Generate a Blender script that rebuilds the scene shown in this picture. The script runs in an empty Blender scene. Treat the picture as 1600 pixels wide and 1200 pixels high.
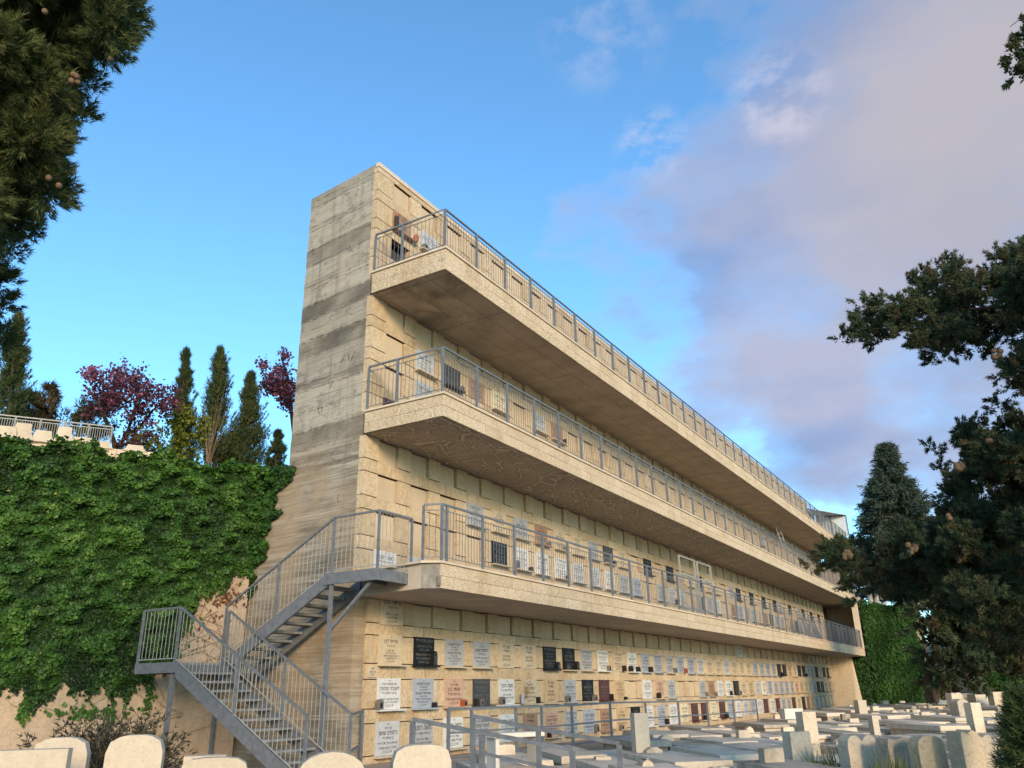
import bpy, math, random
import numpy as np
from mathutils import Vector, Matrix
rnd = random.Random(7)
rng = np.random.default_rng(7)
SC = bpy.context.scene
COL = SC.collection

# ------------------------------------------------------------------ camera
F_PX, PITCH, ROLL, YAW = 1253.08, .3672, -.0181, .5393
_F = np.array([math.cos(PITCH)*math.cos(YAW), math.cos(PITCH)*math.sin(YAW), math.sin(PITCH)])
_R = np.array([math.sin(YAW), -math.cos(YAW), 0.0]); _U = np.cross(_R, _F)
_R, _U = math.cos(ROLL)*_R + math.sin(ROLL)*_U, -math.sin(ROLL)*_R + math.cos(ROLL)*_U
cd = bpy.data.cameras.new('camera'); cam = bpy.data.objects.new('camera', cd); COL.objects.link(cam)
cam.matrix_world = Matrix(((_R[0], _U[0], -_F[0], 0), (_R[1], _U[1], -_F[1], 0), (_R[2], _U[2], -_F[2], 0), (0, 0, 0, 1)))
cd.sensor_width = 36; cd.lens = F_PX/1600*36; cd.clip_start = .1; cd.clip_end = 5000
SC.camera = cam

def ray(u, v):
    d = _F*F_PX + _R*(u-800) - _U*(v-600)
    return d/np.linalg.norm(d)
def at(u, v, D):                      # a place D metres away in the direction of a photo pixel
    return ray(u, v)*D
def ground_z(x, y):
    t = min(1, max(0, (y-5)/5)); t = t*t*(3-2*t)
    return -1.62 + t*(.22 - .006*(max(-10, min(x, 70))-21)*1.0)

# ------------------------------------------------------------------ materials
def newmat(name):
    m = bpy.data.materials.new(name); m.use_nodes = True
    nt = m.node_tree; nt.nodes.clear()
    out = nt.nodes.new('ShaderNodeOutputMaterial'); b = nt.nodes.new('ShaderNodeBsdfPrincipled')
    nt.links.new(b.outputs[0], out.inputs[0])
    return m, nt, b
class NB:
    def __init__(s, nt): s.nt = nt
    def n(s, t, **k):
        o = s.nt.nodes.new('ShaderNode'+t)
        for a, v in k.items(): setattr(o, a, v)
        return o
    def put(s, sock, v):
        if hasattr(v, 'links') or isinstance(v, bpy.types.NodeSocket): s.nt.links.new(v, sock)
        else: sock.default_value = v
    def coord(s, scale=(1, 1, 1), kind='Object', loc=(0, 0, 0)):
        tc = s.n('TexCoord'); mp = s.n('Mapping'); s.nt.links.new(tc.outputs[kind], mp.inputs[0])
        mp.inputs['Scale'].default_value = scale; mp.inputs['Location'].default_value = loc
        return mp.outputs[0]
    def noise(s, vec, scale=5, detail=4, rough=.55, dist=0):
        o = s.n('TexNoise'); s.put(o.inputs['Vector'], vec); o.inputs['Scale'].default_value = scale
        o.inputs['Detail'].default_value = detail; o.inputs['Roughness'].default_value = rough
        o.inputs['Distortion'].default_value = dist
        return o.outputs[0]
    def voro(s, vec, scale=5, feature='DISTANCE_TO_EDGE'):
        o = s.n('TexVoronoi'); o.feature = feature; s.put(o.inputs['Vector'], vec); o.inputs['Scale'].default_value = scale
        return o.outputs[0]
    def ramp(s, fac, stops, interp='LINEAR'):
        o = s.n('ValToRGB'); s.put(o.inputs[0], fac); cr = o.color_ramp; cr.interpolation = interp
        while len(cr.elements) > 1: cr.elements.remove(cr.elements[-1])
        for i, (p, c) in enumerate(stops):
            e = cr.elements[0] if i == 0 else cr.elements.new(p)
            e.position = p
            if isinstance(c, (int, float)): c = (c, c, c)
            e.color = (*c, 1)
        return o.outputs[0]
    def mix(s, fac, a, b, mode='MIX'):
        o = s.n('Mix'); o.data_type = 'RGBA'; o.blend_type = mode
        s.put(o.inputs[0], fac)
        for i, v in ((6, a), (7, b)):
            if isinstance(v, tuple): v = (*v[:3], 1)
            s.put(o.inputs[i], v)
        return o.outputs[2]
    def math(s, op, a, b=0.0, c=0.0, clamp=False):
        o = s.n('Math'); o.operation = op; o.use_clamp = clamp
        s.put(o.inputs[0], a); s.put(o.inputs[1], b); s.put(o.inputs[2], c)
        return o.outputs[0]
    def attr(s, name='v'):
        o = s.n('Attribute'); o.attribute_name = name
        return o.outputs['Fac']
    def bump(s, h, strength=.4, dist=.02, nrm=None):
        o = s.n('Bump'); s.put(o.inputs['Height'], h); o.inputs['Strength'].default_value = strength; o.inputs['Distance'].default_value = dist
        if nrm is not None: s.put(o.inputs['Normal'], nrm)
        return o.outputs[0]
    def sepz(s, vec, i=2):
        o = s.n('SeparateXYZ'); s.put(o.inputs[0], vec); return o.outputs[i]

def stone_mat(name, c1, c2, stain=(.36, .19, .07), bumpk=.7, stain_amt=.5, rock=1.0):
    m, nt, b = newmat(name); N = NB(nt)
    co = N.coord()
    base = N.ramp(N.math('ADD', N.math('MULTIPLY', N.attr(), .55), N.math('MULTIPLY', N.noise(co, 1.3, 4), .55)), [(.15, c2), (.8, c1)])
    fine = N.noise(co, 30, 6, .7); mid = N.noise(co, 9, 6, .7, .4)
    col = N.mix(N.math('MULTIPLY', N.ramp(fine, [(.36, .8), (.50, 0)]), .42*rock), base, tuple(x*.5 for x in c2))
    col = N.mix(N.math('MULTIPLY', N.ramp(mid, [(.34, .75), (.5, 0)]), .6*rock), col, tuple(x*.6 for x in c2))
    col = N.mix(N.math('MULTIPLY', N.ramp(mid, [(.54, 0), (.7, .6)]), .6*rock), col, tuple(min(.8, x*1.22) for x in c1))
    st = N.noise(N.coord((1.2, 1.2, .35)), 1.1, 5, .6)
    col = N.mix(N.math('MULTIPLY', N.ramp(st, [(.52, 0), (.72, 1)]), stain_amt), col, stain)
    drip = N.noise(N.coord((5, 5, .25)), 1.0, 4, .6)
    col = N.mix(N.math('MULTIPLY', N.ramp(drip, [(.56, 0), (.7, 1)]), stain_amt*.55), col, tuple(x*.55 for x in c2))
    nt.links.new(col, b.inputs['Base Color']); b.inputs['Roughness'].default_value = .9
    h = N.math('ADD', N.math('MULTIPLY', N.noise(co, 11, 6, .62, .6), rock), N.math('MULTIPLY', fine, .35))
    nt.links.new(N.bump(h, min(1, bumpk*1.2), .06), b.inputs['Normal'])
    return m

def plain_mat(name, c, var=.25, scale=6, rough=.8, bumpk=.15, spec=.3, dark=None, metal=0):
    m, nt, b = newmat(name); N = NB(nt); co = N.coord()
    n = N.noise(co, scale, 5, .6)
    col = N.mix(N.ramp(n, [(.3, 0), (.7, 1)]), tuple(x*(1-var) for x in c), tuple(min(1, x*(1+var*.5)) for x in c))
    if dark:
        col = N.mix(N.ramp(N.noise(N.coord((1, 1, .6)), scale*.5, 6, .7), [(.52, 0), (.66, .85)]), col, dark)
    nt.links.new(col, b.inputs['Base Color']); b.inputs['Roughness'].default_value = rough
    b.inputs['Specular IOR Level'].default_value = spec; b.inputs['Metallic'].default_value = metal
    if bumpk: nt.links.new(N.bump(N.noise(co, scale*5, 4), bumpk, .01), b.inputs['Normal'])
    return m

def foliage_mat(name, stops, trans=.25, rough=.6):
    m, nt, b = newmat(name); N = NB(nt)
    col = N.ramp(N.attr(), stops)
    nt.links.new(col, b.inputs['Base Color']); b.inputs['Roughness'].default_value = rough
    b.inputs['Specular IOR Level'].default_value = .25
    tr = N.n('BsdfTranslucent'); nt.links.new(col, tr.inputs[0])
    ms = N.n('MixShader'); ms.inputs[0].default_value = trans
    out = [x for x in nt.nodes if x.type == 'OUTPUT_MATERIAL'][0]
    nt.links.new(b.outputs[0], ms.inputs[1]); nt.links.new(tr.outputs[0], ms.inputs[2]); nt.links.new(ms.outputs[0], out.inputs[0])
    return m

M = {}
M['stone'] = stone_mat('rockface_limestone', (.65, .48, .30), (.51, .36, .205))
M['fascia'] = stone_mat('fascia_limestone', (.68, .52, .345), (.57, .42, .26), stain_amt=.38, bumpk=.8)
M['coping'] = stone_mat('coping_limestone', (.66, .53, .38), (.54, .42, .29), stain_amt=.3, bumpk=.25, rock=.4)
M['panel'] = stone_mat('smooth_limestone_panel', (.57, .425, .275), (.48, .35, .22), stain_amt=.3, bumpk=.12, rock=.3)

def concrete_mat():
    m, nt, b = newmat('board_formed_concrete'); N = NB(nt)
    co = N.coord(); z = N.math('SUBTRACT', N.sepz(co), 1.6)     # the building's origin lies 1.6 m below the zero level
    wob = N.math('MULTIPLY', N.math('SUBTRACT', N.noise(N.coord((.0, 1.6, 1.6)), 2.2, 8, .72), .5), .42)
    zz = N.math('ADD', z, wob)
    zs = [(13.6, .75), (13.3, .55), (13.1, .65), (13.02, .08), (12.5, .04), (12.42, .45), (12.32, .2), (12.2, .04), (11.72, .06), (11.66, .95), (11.2, .8), (11.1, .12), (10.75, .22), (10.55, .42), (10.45, .1), (9.98, .02), (9.9, .85), (9.5, .9), (9.4, .3), (8.9, .2), (8.8, 1), (8.4, .95), (8.3, .45), (7.7, .4), (7.6, .85), (7.46, .7), (7.42, .03), (6.34, .04), (6.27, .9), (5.8, .75), (5.7, .3)]
    band = N.ramp(N.math('DIVIDE', zz, 14.0), [(0, .3)]+[(q/14.0, c) for q, c in sorted(zs)])
    boards = N.noise(N.coord((.25, .28, 7.5)), 1.0, 5, .66, .5)
    low = N.ramp(boards, [(.40, .95), (.52, .5), (.64, .04)])
    blend = N.ramp(N.math('MULTIPLY', N.math('ADD', zz, 2), .08), [(.605, 0), (.63, 1)])
    fac = N.mix(blend, low, N.mix(.14, band, low))
    patch = N.noise(N.coord((.5, .5, .9)), .9, 5, .6, .8)
    fac2 = N.math('MULTIPLY', fac, N.ramp(patch, [(.34, .4), (.6, 1.2)]), clamp=True)
    light = N.mix(N.noise(N.coord((1, 1, .5)), 2.2, 5, .6), (.49, .42, .325), (.42, .36, .275))
    col = N.mix(fac2, light, (.09, .075, .058))
    ln_ = N.noise(N.coord((.5, .6, 26)), 1.0, 3, .6, .3)
    col = N.mix(N.math('MULTIPLY', N.ramp(ln_, [(.40, .75), (.47, 0)]), N.ramp(N.math('DIVIDE', z, 14), [(.38, .9), (.46, .45)])), col, (.13, .105, .08))
    ptc = N.noise(N.coord((1, 1.6, 2.4), loc=(7, 2, 3)), 1.3, 8, .72, .3)
    col = N.mix(N.ramp(ptc, [(.52, 0), (.62, .6)]), col, (.14, .115, .09))
    dr = N.noise(N.coord((4.5, 4.5, .22)), 1.0, 5, .65)
    col = N.mix(N.ramp(dr, [(.54, 0), (.72, .55)]), col, (.13, .105, .08))
    warm = N.noise(N.coord((.7, .7, .5), loc=(3, 1, 7)), 1.0, 3)
    col = N.mix(N.math('MULTIPLY', N.ramp(warm, [(.36, .1), (.6, .6)]), N.ramp(N.math('DIVIDE', z, 14), [(.36, 1), (.46, .25)])), col, (.40, .27, .15))
    nt.links.new(col, b.inputs['Base Color']); b.inputs['Roughness'].default_value = .92
    lines = N.noise(N.coord((.15, .15, 14)), 1.0, 3, .5)
    h = N.math('ADD', N.math('MULTIPLY', lines, .6), N.math('ADD', N.math('MULTIPLY', N.noise(co, 14, 6, .7), .5), N.math('MULTIPLY', fac, -.5)))
    nt.links.new(N.bump(h, .7, .03), b.inputs['Normal'])
    return m
M['concrete'] = concrete_mat()

def soffit_mat(name, c, peel, joints):
    m, nt, b = newmat(name); N = NB(nt); co = N.coord()
    n = N.noise(co, 1.1, 5, .6)
    col = N.mix(N.ramp(n, [(.3, 0), (.7, 1)]), tuple(x*.8 for x in c), tuple(x*1.15 for x in c))
    hgt = N.noise(co, 18, 5)
    if peel:
        wv = N.mix(.4, co, N.n('TexNoise').outputs[1], 'ADD')
        e = N.voro(N.mix(.75, N.coord((.8, 1.5, 1)), N.ramp(N.noise(co, 1.7, 5, .6), [(0, 0), (1, 1)]), 'ADD'), 1.5)
        dens = N.ramp(N.noise(co, .55, 3), [(.30, 0), (.46, 1)])
        lip = N.math('MULTIPLY', N.ramp(e, [(.0, 1), (.03, .9), (.06, 0)]), dens)
        col = N.mix(N.math('MULTIPLY', N.ramp(e, [(.02, 0), (.05, 1), (.16, 0)]), N.math('MULTIPLY', dens, .7)), col, tuple(x*.42 for x in c))  # dark band beside each lip: shade of the curled paint, put into the colour
        col = N.mix(N.math('MULTIPLY', lip, .85), col, (.62, .50, .37))
        hgt = N.math('ADD', hgt, N.math('MULTIPLY', lip, 2.5))
    if joints:
        for ax, per in ((0, 2.5), (1, .78)):
            fr = N.math('FRACT', N.math('DIVIDE', N.math('ADD', N.sepz(co, ax), N.math('MULTIPLY', N.noise(co, .8, 2), .08)), per))
            ln = N.ramp(fr, [(0, 1), (.012 if ax == 0 else .03, 0)])
            col = N.mix(N.math('MULTIPLY', ln, .95), col, (.04, .028, .02))
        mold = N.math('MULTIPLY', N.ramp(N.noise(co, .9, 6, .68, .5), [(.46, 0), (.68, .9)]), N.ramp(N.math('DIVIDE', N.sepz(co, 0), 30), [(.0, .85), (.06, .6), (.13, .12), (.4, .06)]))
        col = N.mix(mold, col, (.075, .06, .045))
    nt.links.new(col, b.inputs['Base Color']); b.inputs['Roughness'].default_value = .95
    nt.links.new(N.bump(hgt, .5, .02), b.inputs['Normal'])
    return m
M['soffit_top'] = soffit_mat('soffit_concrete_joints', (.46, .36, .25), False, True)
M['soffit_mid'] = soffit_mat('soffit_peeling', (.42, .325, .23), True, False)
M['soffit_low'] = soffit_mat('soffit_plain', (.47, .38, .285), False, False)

M['metal'] = plain_mat('galvanised_steel', (.145, .149, .157), .3, 9, .55, .05, .5)
M['metal_pale'] = plain_mat('pale_painted_steel', (.33, .32, .29), .2, 9, .5, .05, .5)
M['tread'] = plain_mat('stair_tread', (.26, .245, .225), .35, 7, .8, .2)
M['retaining'] = stone_mat('retaining_wall_render', (.50, .36, .235), (.36, .255, .165), stain=(.17, .12, .075), stain_amt=.6, bumpk=.5, rock=.8)
M['lip'] = plain_mat('dark_concrete_edge', (.13, .105, .08), .5, 9, .95, .5)
M['mortar'] = plain_mat('stained_mortar', (.15, .09, .045), .35, 4, .95, .2)
M['cement'] = plain_mat('bare_cement', (.25, .22, .18), .45, 5, .95, .5)
M['tomb'] = stone_mat('weathered_tombstone', (.68, .545, .395), (.52, .41, .295), stain=(.10, .085, .07), stain_amt=.7, bumpk=.45, rock=.7)
M['tomb_dark'] = stone_mat('lichened_tombstone', (.56, .45, .33), (.39, .31, .225), stain=(.055, .05, .042), stain_amt=.95, bumpk=.7, rock=1)
M['tomb_clean'] = stone_mat('clean_tombstone', (.57, .465, .345), (.49, .395, .285), stain=(.30, .23, .16), stain_amt=.35, bumpk=.3, rock=.55)
M['tomb_white'] = plain_mat('white_marble', (.62, .56, .475), .14, 5, .6, .08)
M['tomb_black'] = stone_mat('blackened_tombstone', (.60, .46, .30), (.44, .34, .23), stain=(.022, .02, .018), stain_amt=1.0, bumpk=.6, rock=.9)
PLQ = {'white': (.60, .575, .54), 'light grey': (.46, .45, .445), 'grey': (.36, .355, .355), 'blue grey': (.335, .35, .39), 'beige': (.53, .42, .285), 'tan': (.50, .345, .195),
       'pink': (.50, .32, .22), 'brown': (.33, .20, .13), 'maroon': (.085, .03, .028), 'black': (.009, .009, .01), 'charcoal': (.055, .054, .056), 'cream': (.66, .56, .38)}
for k, c in PLQ.items():
    M['plq_'+k] = plain_mat('plaque_'+k.replace(' ', '_'), c, .16, 8, .5 if k in ('black', 'charcoal', 'maroon') else .65, .05, .2)
M['ink'] = plain_mat('engraved_dark_letters', (.045, .035, .028), .2, 8, .7, 0)
M['ink_pale'] = plain_mat('engraved_pale_letters', (.15, .14, .12), .2, 8, .7, 0)
M['lamp_black'] = plain_mat('black_lantern', (.02, .018, .018), .3, 8, .4, .05)
M['lamp_grey'] = plain_mat('stone_lantern', (.17, .15, .13), .3, 8, .6, .1)
M['lamp_red'] = plain_mat('red_lantern', (.36, .085, .04), .3, 8, .5, .1)
M['glass'] = plain_mat('sooty_glass', (.03, .02, .018), .3, 8, .15, 0, .5)
M['sheet'] = plain_mat('translucent_sheet', (.60, .62, .62), .12, 2, .3, .05, .5)
M['void'] = plain_mat('unlit_concrete', (.05, .045, .04), .2, 2, .95, 0)  # near-black colour stands in for the missing light inside openings
M['bark'] = plain_mat('bark', (.07, .052, .04), .4, 9, .95, .6)
M['twig'] = plain_mat('dry_twig', (.24, .175, .115), .3, 9, .9, .2)
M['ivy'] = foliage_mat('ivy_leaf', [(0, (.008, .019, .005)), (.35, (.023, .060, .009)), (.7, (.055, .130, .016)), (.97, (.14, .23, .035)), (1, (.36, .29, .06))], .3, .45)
M['ivy_far'] = foliage_mat('ivy_leaf_far', [(0, (.012, .032, .006)), (.5, (.028, .078, .012)), (1, (.05, .12, .018))], .25)
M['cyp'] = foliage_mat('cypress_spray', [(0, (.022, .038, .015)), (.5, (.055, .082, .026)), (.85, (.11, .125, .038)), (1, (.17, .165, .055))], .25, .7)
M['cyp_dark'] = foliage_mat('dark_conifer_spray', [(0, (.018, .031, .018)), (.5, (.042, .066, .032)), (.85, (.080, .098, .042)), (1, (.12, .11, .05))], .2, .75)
M['cyp_warm'] = foliage_mat('brownish_conifer_spray', [(0, (.028, .022, .012)), (.5, (.072, .058, .026)), (1, (.14, .10, .045))], .15, .75)
M['spruce'] = foliage_mat('blue_conifer_spray', [(0, (.034, .050, .038)), (.5, (.062, .086, .06)), (1, (.10, .12, .078))], .15, .75)
M['redbud'] = foliage_mat('redbud_blossom', [(0, (.045, .018, .020)), (.45, (.105, .036, .048)), (.8, (.18, .062, .088)), (1, (.30, .10, .16))], .3)
M['lime'] = foliage_mat('yellow_green_creeper', [(0, (.09, .12, .015)), (1, (.28, .30, .04))], .3)
M['redleaf'] = foliage_mat('dead_creeper_leaf', [(0, (.12, .045, .02)), (1, (.26, .11, .05))], .2)
M['shrub'] = foliage_mat('dry_shrub', [(0, (.022, .022, .014)), (.6, (.055, .05, .032)), (1, (.10, .085, .055))], .15)
M['grass'] = foliage_mat('grass_blade', [(0, (.07, .085, .02)), (1, (.20, .21, .07))], .25)
M['cone'] = plain_mat('conifer_cone', (.16, .10, .055), .35, 30, .85, .3)
M['flower'] = plain_mat('dried_flower', (.45, .28, .12), .3, 20, .8, 0)
M['ground'] = stone_mat('dusty_ground', (.44, .34, .24), (.32, .245, .175), stain=(.09, .08, .05), stain_amt=.6, bumpk=.5)
M['hill'] = plain_mat('hillside_scrub', (.07, .085, .05), .5, .05, .95, 0)
M['farwall'] = stone_mat('far_block_wall', (.33, .265, .20), (.25, .20, .155), stain_amt=.3)

# ------------------------------------------------------------------ mesh building
class MB:
    def __init__(s): s.v, s.f, s.a = [], [], []; s.blocks = []
    def poly(s, pts, a=None):
        i = len(s.v); s.v.extend(tuple(map(float, p)) for p in pts); s.f.append(tuple(range(i, i+len(pts)))); s.a.append(rnd.random() if a is None else a)
    def hexa(s, p, a=None):           # 8 corners: bottom ring then top ring
        i = len(s.v); s.v.extend(tuple(map(float, q)) for q in p); a = rnd.random() if a is None else a
        for f in ((3, 2, 1, 0), (4, 5, 6, 7), (0, 1, 5, 4), (1, 2, 6, 5), (2, 3, 7, 6), (3, 0, 4, 7)):
            s.f.append(tuple(i+k for k in f)); s.a.append(a)
    def box(s, x0, x1, y0, y1, z0, z1, a=None):
        s.hexa([(x0, y0, z0), (x1, y0, z0), (x1, y1, z0), (x0, y1, z0), (x0, y0, z1), (x1, y0, z1), (x1, y1, z1), (x0, y1, z1)], a)
    def prism(s, pts, z0, z1, a=None):  # footprint polygon (counter-clockwise)
        i = len(s.v); n = len(pts); a = rnd.random() if a is None else a
        s.v.extend((float(p[0]), float(p[1]), float(z0)) for p in pts); s.v.extend((float(p[0]), float(p[1]), float(z1)) for p in pts)
        s.f.append(tuple(i+n-1-k for k in range(n))); s.f.append(tuple(i+n+k for k in range(n)))
        for k in range(n): s.f.append((i+k, i+(k+1) % n, i+n+(k+1) % n, i+n+k))
        s.a.extend([a]*(n+2))
    def frame_box(s, o, ex, ey, ez, a=None):  # oriented box: centre-bottom o, half vectors ex, ey, full ez
        o, ex, ey, ez = map(lambda q: np.asarray(q, float), (o, ex, ey, ez))
        s.hexa([o-ex-ey, o+ex-ey, o+ex+ey, o-ex+ey, o-ex-ey+ez, o+ex-ey+ez, o+ex+ey+ez, o-ex+ey+ez], a)
    def outline(s, pts, o, ex, ez, ey, a=None):  # extruded outline in the plane (ex, ez), thickness vector ey
        o, ex, ez, ey = map(lambda q: np.asarray(q, float), (o, ex, ez, ey)); n = len(pts); i = len(s.v); a = rnd.random() if a is None else a
        A = [o+ex*x+ez*z for x, z in pts]
        s.v.extend(map(tuple, A)); s.v.extend(tuple(q+ey) for q in A)
        s.f.append(tuple(i+k for k in range(n))); s.f.append(tuple(i+2*n-1-k for k in range(n)))
        for k in range(n): s.f.append((i+(k+1) % n, i+k, i+n+k, i+n+(k+1) % n))
        s.a.extend([a]*(n+2))
    def tube(s, pts, r, n=6, a=None, cap=True):
        P = [np.asarray(p, float) for p in pts]; a = rnd.random() if a is None else a
        rs = r if isinstance(r, (list, tuple)) else [r]*len(P); i0 = len(s.v)
        for k, p in enumerate(P):
            t = P[min(k+1, len(P)-1)]-P[max(k-1, 0)]; t = t/(np.linalg.norm(t)+1e-9)
            h = np.array([0, 0, 1.]) if abs(t[2]) < .95 else np.array([1., 0, 0])
            u = np.cross(t, h); u /= np.linalg.norm(u); w = np.cross(u, t)
            off = math.pi/4 if n == 4 else 0
            for j in range(n):
                g = 2*math.pi*j/n+off; s.v.append(tuple(p+rs[k]*(math.cos(g)*u+math.sin(g)*w)))
        for k in range(len(P)-1):
            for j in range(n):
                b = i0+k*n
                s.f.append((b+j, b+n+j, b+n+(j+1) % n, b+(j+1) % n)); s.a.append(a)
        if cap:
            s.f.append(tuple(i0+j for j in range(n))); s.f.append(tuple(i0+(len(P)-1)*n+n-1-j for j in range(n))); s.a += [a, a]
    def bar(s, p, q, w):              # square section bar
        s.tube([p, q], w*.7071, 4)
    def ball(s, c, r, seg=8, a=None, squash=1):
        c = np.asarray(c, float); i = len(s.v); a = rnd.random() if a is None else a; m = 5
        for k in range(1, m):
            th = math.pi*k/m
            for j in range(seg):
                g = 2*math.pi*j/seg; s.v.append(tuple(c+r*np.array([math.sin(th)*math.cos(g), math.sin(th)*math.sin(g), squash*math.cos(th)])))
        s.v.append(tuple(c+[0, 0, r*squash])); s.v.append(tuple(c-[0, 0, r*squash])); t, b = len(s.v)-2, len(s.v)-1
        for k in range(m-2):
            for j in range(seg):
                s.f.append((i+k*seg+j, i+(k+1)*seg+j, i+(k+1)*seg+(j+1) % seg, i+k*seg+(j+1) % seg)); s.a.append(a)
        for j in range(seg):
            s.f.append((t, i+j, i+(j+1) % seg)); s.f.append((b, i+(m-2)*seg+(j+1) % seg, i+(m-2)*seg+j)); s.a += [a, a]
    def build(s, name, mat, parent=None, origin=None, smooth=False):
        o = np.array(parent['_o'][:]) if parent is not None else np.array(origin if origin is not None else (0, 0, 0), float)
        me = bpy.data.meshes.new(name)
        V = np.array(s.v, float).reshape(-1, 3)-o
        me.from_pydata(V.tolist(), [], s.f)
        at_ = me.attributes.new('v', 'FLOAT', 'FACE'); at_.data.foreach_set('value', np.array(s.a, np.float32))
        if smooth: me.polygons.foreach_set('use_smooth', [True]*len(me.polygons))
        return link(name, me, mat, parent, o)

def link(name, me, mat, parent=None, o=(0, 0, 0)):
    ob = bpy.data.objects.new(name, me); COL.objects.link(ob)
    if mat is not None and not me.materials: me.materials.append(M[mat] if isinstance(mat, str) else mat)
    if parent is not None:
        ob.parent = parent; ob['_o'] = list(parent['_o'])
        if parent.type == 'EMPTY' or True: pass
    else:
        ob.location = tuple(o); ob['_o'] = [float(q) for q in o]
    return ob
def thing(name, label, cat, loc, group=None):
    o = bpy.data.objects.new(name, None); COL.objects.link(o); o.location = tuple(map(float, loc)); o['_o'] = [float(q) for q in loc]
    o.empty_display_size = .3
    return tag(o, label, cat, group)
def tag(o, label=None, cat=None, group=None, kind=None):
    if label: o['label'] = label
    if cat: o['category'] = cat
    if group: o['group'] = group
    if kind: o['kind'] = kind
    return o

# ---- many little leaves as raw triangles / quads
class Leaves:
    def __init__(s): s.V, s.A = [], []
    def blades(s, P, D, L, W, K=5, spread=.5, v=None, stem=.0):
        P = np.repeat(np.asarray(P, float), K, 0); D = np.repeat(np.asarray(D, float), K, 0); n = len(P)
        d = D+spread*rng.normal(size=(n, 3)); d /= np.linalg.norm(d, axis=1, keepdims=True)+1e-9
        sd = np.cross(d, rng.normal(size=(n, 3))); sd /= np.linalg.norm(sd, axis=1, keepdims=True)+1e-9
        l = L*(.6+.8*rng.random((n, 1))); w = W*(.7+.6*rng.random((n, 1)))
        b = P+d*stem
        s.V.append(np.stack([b-sd*w*.5, b+sd*w*.5, b+d*l], 1))
        vv = np.repeat(np.asarray(v if v is not None else rng.random(n//K), float), K)
        s.A.append(np.clip(vv+rng.normal(0, .08, n), 0, 1))
    def leaf(s, P, Nrm, up, size, v):  # pointed leaf: two triangles folded along the midrib
        n = len(P); Nrm = Nrm/np.linalg.norm(Nrm, axis=1, keepdims=True)
        t = up-Nrm*(up*Nrm).sum(1, keepdims=True); t /= np.linalg.norm(t, axis=1, keepdims=True)+1e-9
        sd = np.cross(t, Nrm); sz = size*(.6+.8*rng.random((n, 1)))
        fold = Nrm*sz*.12
        a, b = P+t*sz*.5, P-t*sz*.5
        l, r = P+sd*sz*.48+t*sz*.12-fold, P-sd*sz*.48+t*sz*.12-fold
        s.V.append(np.stack([a, b, l], 1)); s.V.append(np.stack([b, a, r], 1)); s.A += [v, v]
    def build(s, name, mat, parent=None, origin=(0, 0, 0)):
        o = np.array(parent['_o'][:]) if parent is not None else np.array(origin, float)
        T = np.concatenate(s.V)-o; n = len(T); me = bpy.data.meshes.new(name)
        me.vertices.add(n*3); me.vertices.foreach_set('co', T.reshape(-1).astype(np.float32))
        me.loops.add(n*3); me.loops.foreach_set('vertex_index', np.arange(n*3, dtype=np.int32))
        me.polygons.add(n); me.polygons.foreach_set('loop_start', np.arange(0, n*3, 3, dtype=np.int32))
        at_ = me.attributes.new('v', 'FLOAT', 'FACE'); at_.data.foreach_set('value', np.clip(np.concatenate(s.A), 0, 1).astype(np.float32))
        me.update(); me.validate()
        return link(name, me, mat, parent, o)
def unit(a): return a/(np.linalg.norm(a, axis=-1, keepdims=True)+1e-9)
def clump(lv, c, r, n, L, W, K, outward=1.0, up=.3, v0=None, spread=.45, squash=(1, 1, 1)):
    q = unit(rng.normal(size=(n, 3)))*(rng.random((n, 1))**.45)
    P = np.asarray(c)+q*r*np.asarray(squash)
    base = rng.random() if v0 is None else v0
    lv.blades(P, unit(q*outward+np.array([0, 0, up])), L, W, K, spread, np.clip(base*.6+.4*rng.random(n)+.1*(q[:, 2]), 0, 1))

# ------------------------------------------------------------------ sky and sun
SUN_EL, SUN_AZ = math.radians(15), math.atan2(-.74, -.67)      # direction towards the sun in the xy plane
w = bpy.data.worlds.new('World'); SC.world = w; w.use_nodes = True
nt = w.node_tree; N = NB(nt); nt.nodes.clear()
wo = N.n('OutputWorld'); bg = N.n('Background'); nt.links.new(bg.outputs[0], wo.inputs[0])
sky = N.n('TexSky'); sky.sky_type = 'NISHITA'; sky.sun_disc = False; sky.sun_elevation = SUN_EL
sky.sun_rotation = math.pi/2-SUN_AZ; sky.altitude = 600; sky.air_density = 1.0; sky.dust_density = .3; sky.ozone_density = 2.0
gen = N.n('TexCoord').outputs['Generated']
def dirdot(u, v):
    d = ray(u, v); o = N.n('VectorMath'); o.operation = 'DOT_PRODUCT'; nt.links.new(gen, o.inputs[0]); o.inputs[1].default_value = tuple(d); return o.outputs['Value']
def blob(u, v, deg0, deg1):           # 1 near that part of the sky, 0 beyond deg1
    mr = N.n('MapRange'); mr.interpolation_type = 'SMOOTHSTEP'; N.put(mr.inputs[0], dirdot(u, v))
    mr.inputs[1].default_value = math.cos(math.radians(deg1)); mr.inputs[2].default_value = math.cos(math.radians(deg0)); return mr.outputs[0]
def mapped(sc, loc=(0, 0, 0)):
    mp = N.n('Mapping'); nt.links.new(gen, mp.inputs[0]); mp.inputs['Scale'].default_value = sc; mp.inputs['Location'].default_value = loc; return mp.outputs[0]
cover = N.math('ADD', N.math('MULTIPLY', blob(1660, 300, 4, 27), .74), N.math('MULTIPLY', blob(1090, 500, 1, 16), .46))
cover = N.math('ADD', cover, N.math('MULTIPLY', blob(1480, -60, 2, 22), .34))
cover = N.math('ADD', cover, N.math('MULTIPLY', blob(1430, 680, 1, 10), .26))
cover = N.math('ADD', cover, N.math('MULTIPLY', blob(1180, 680, 1, 9), .26))
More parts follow.
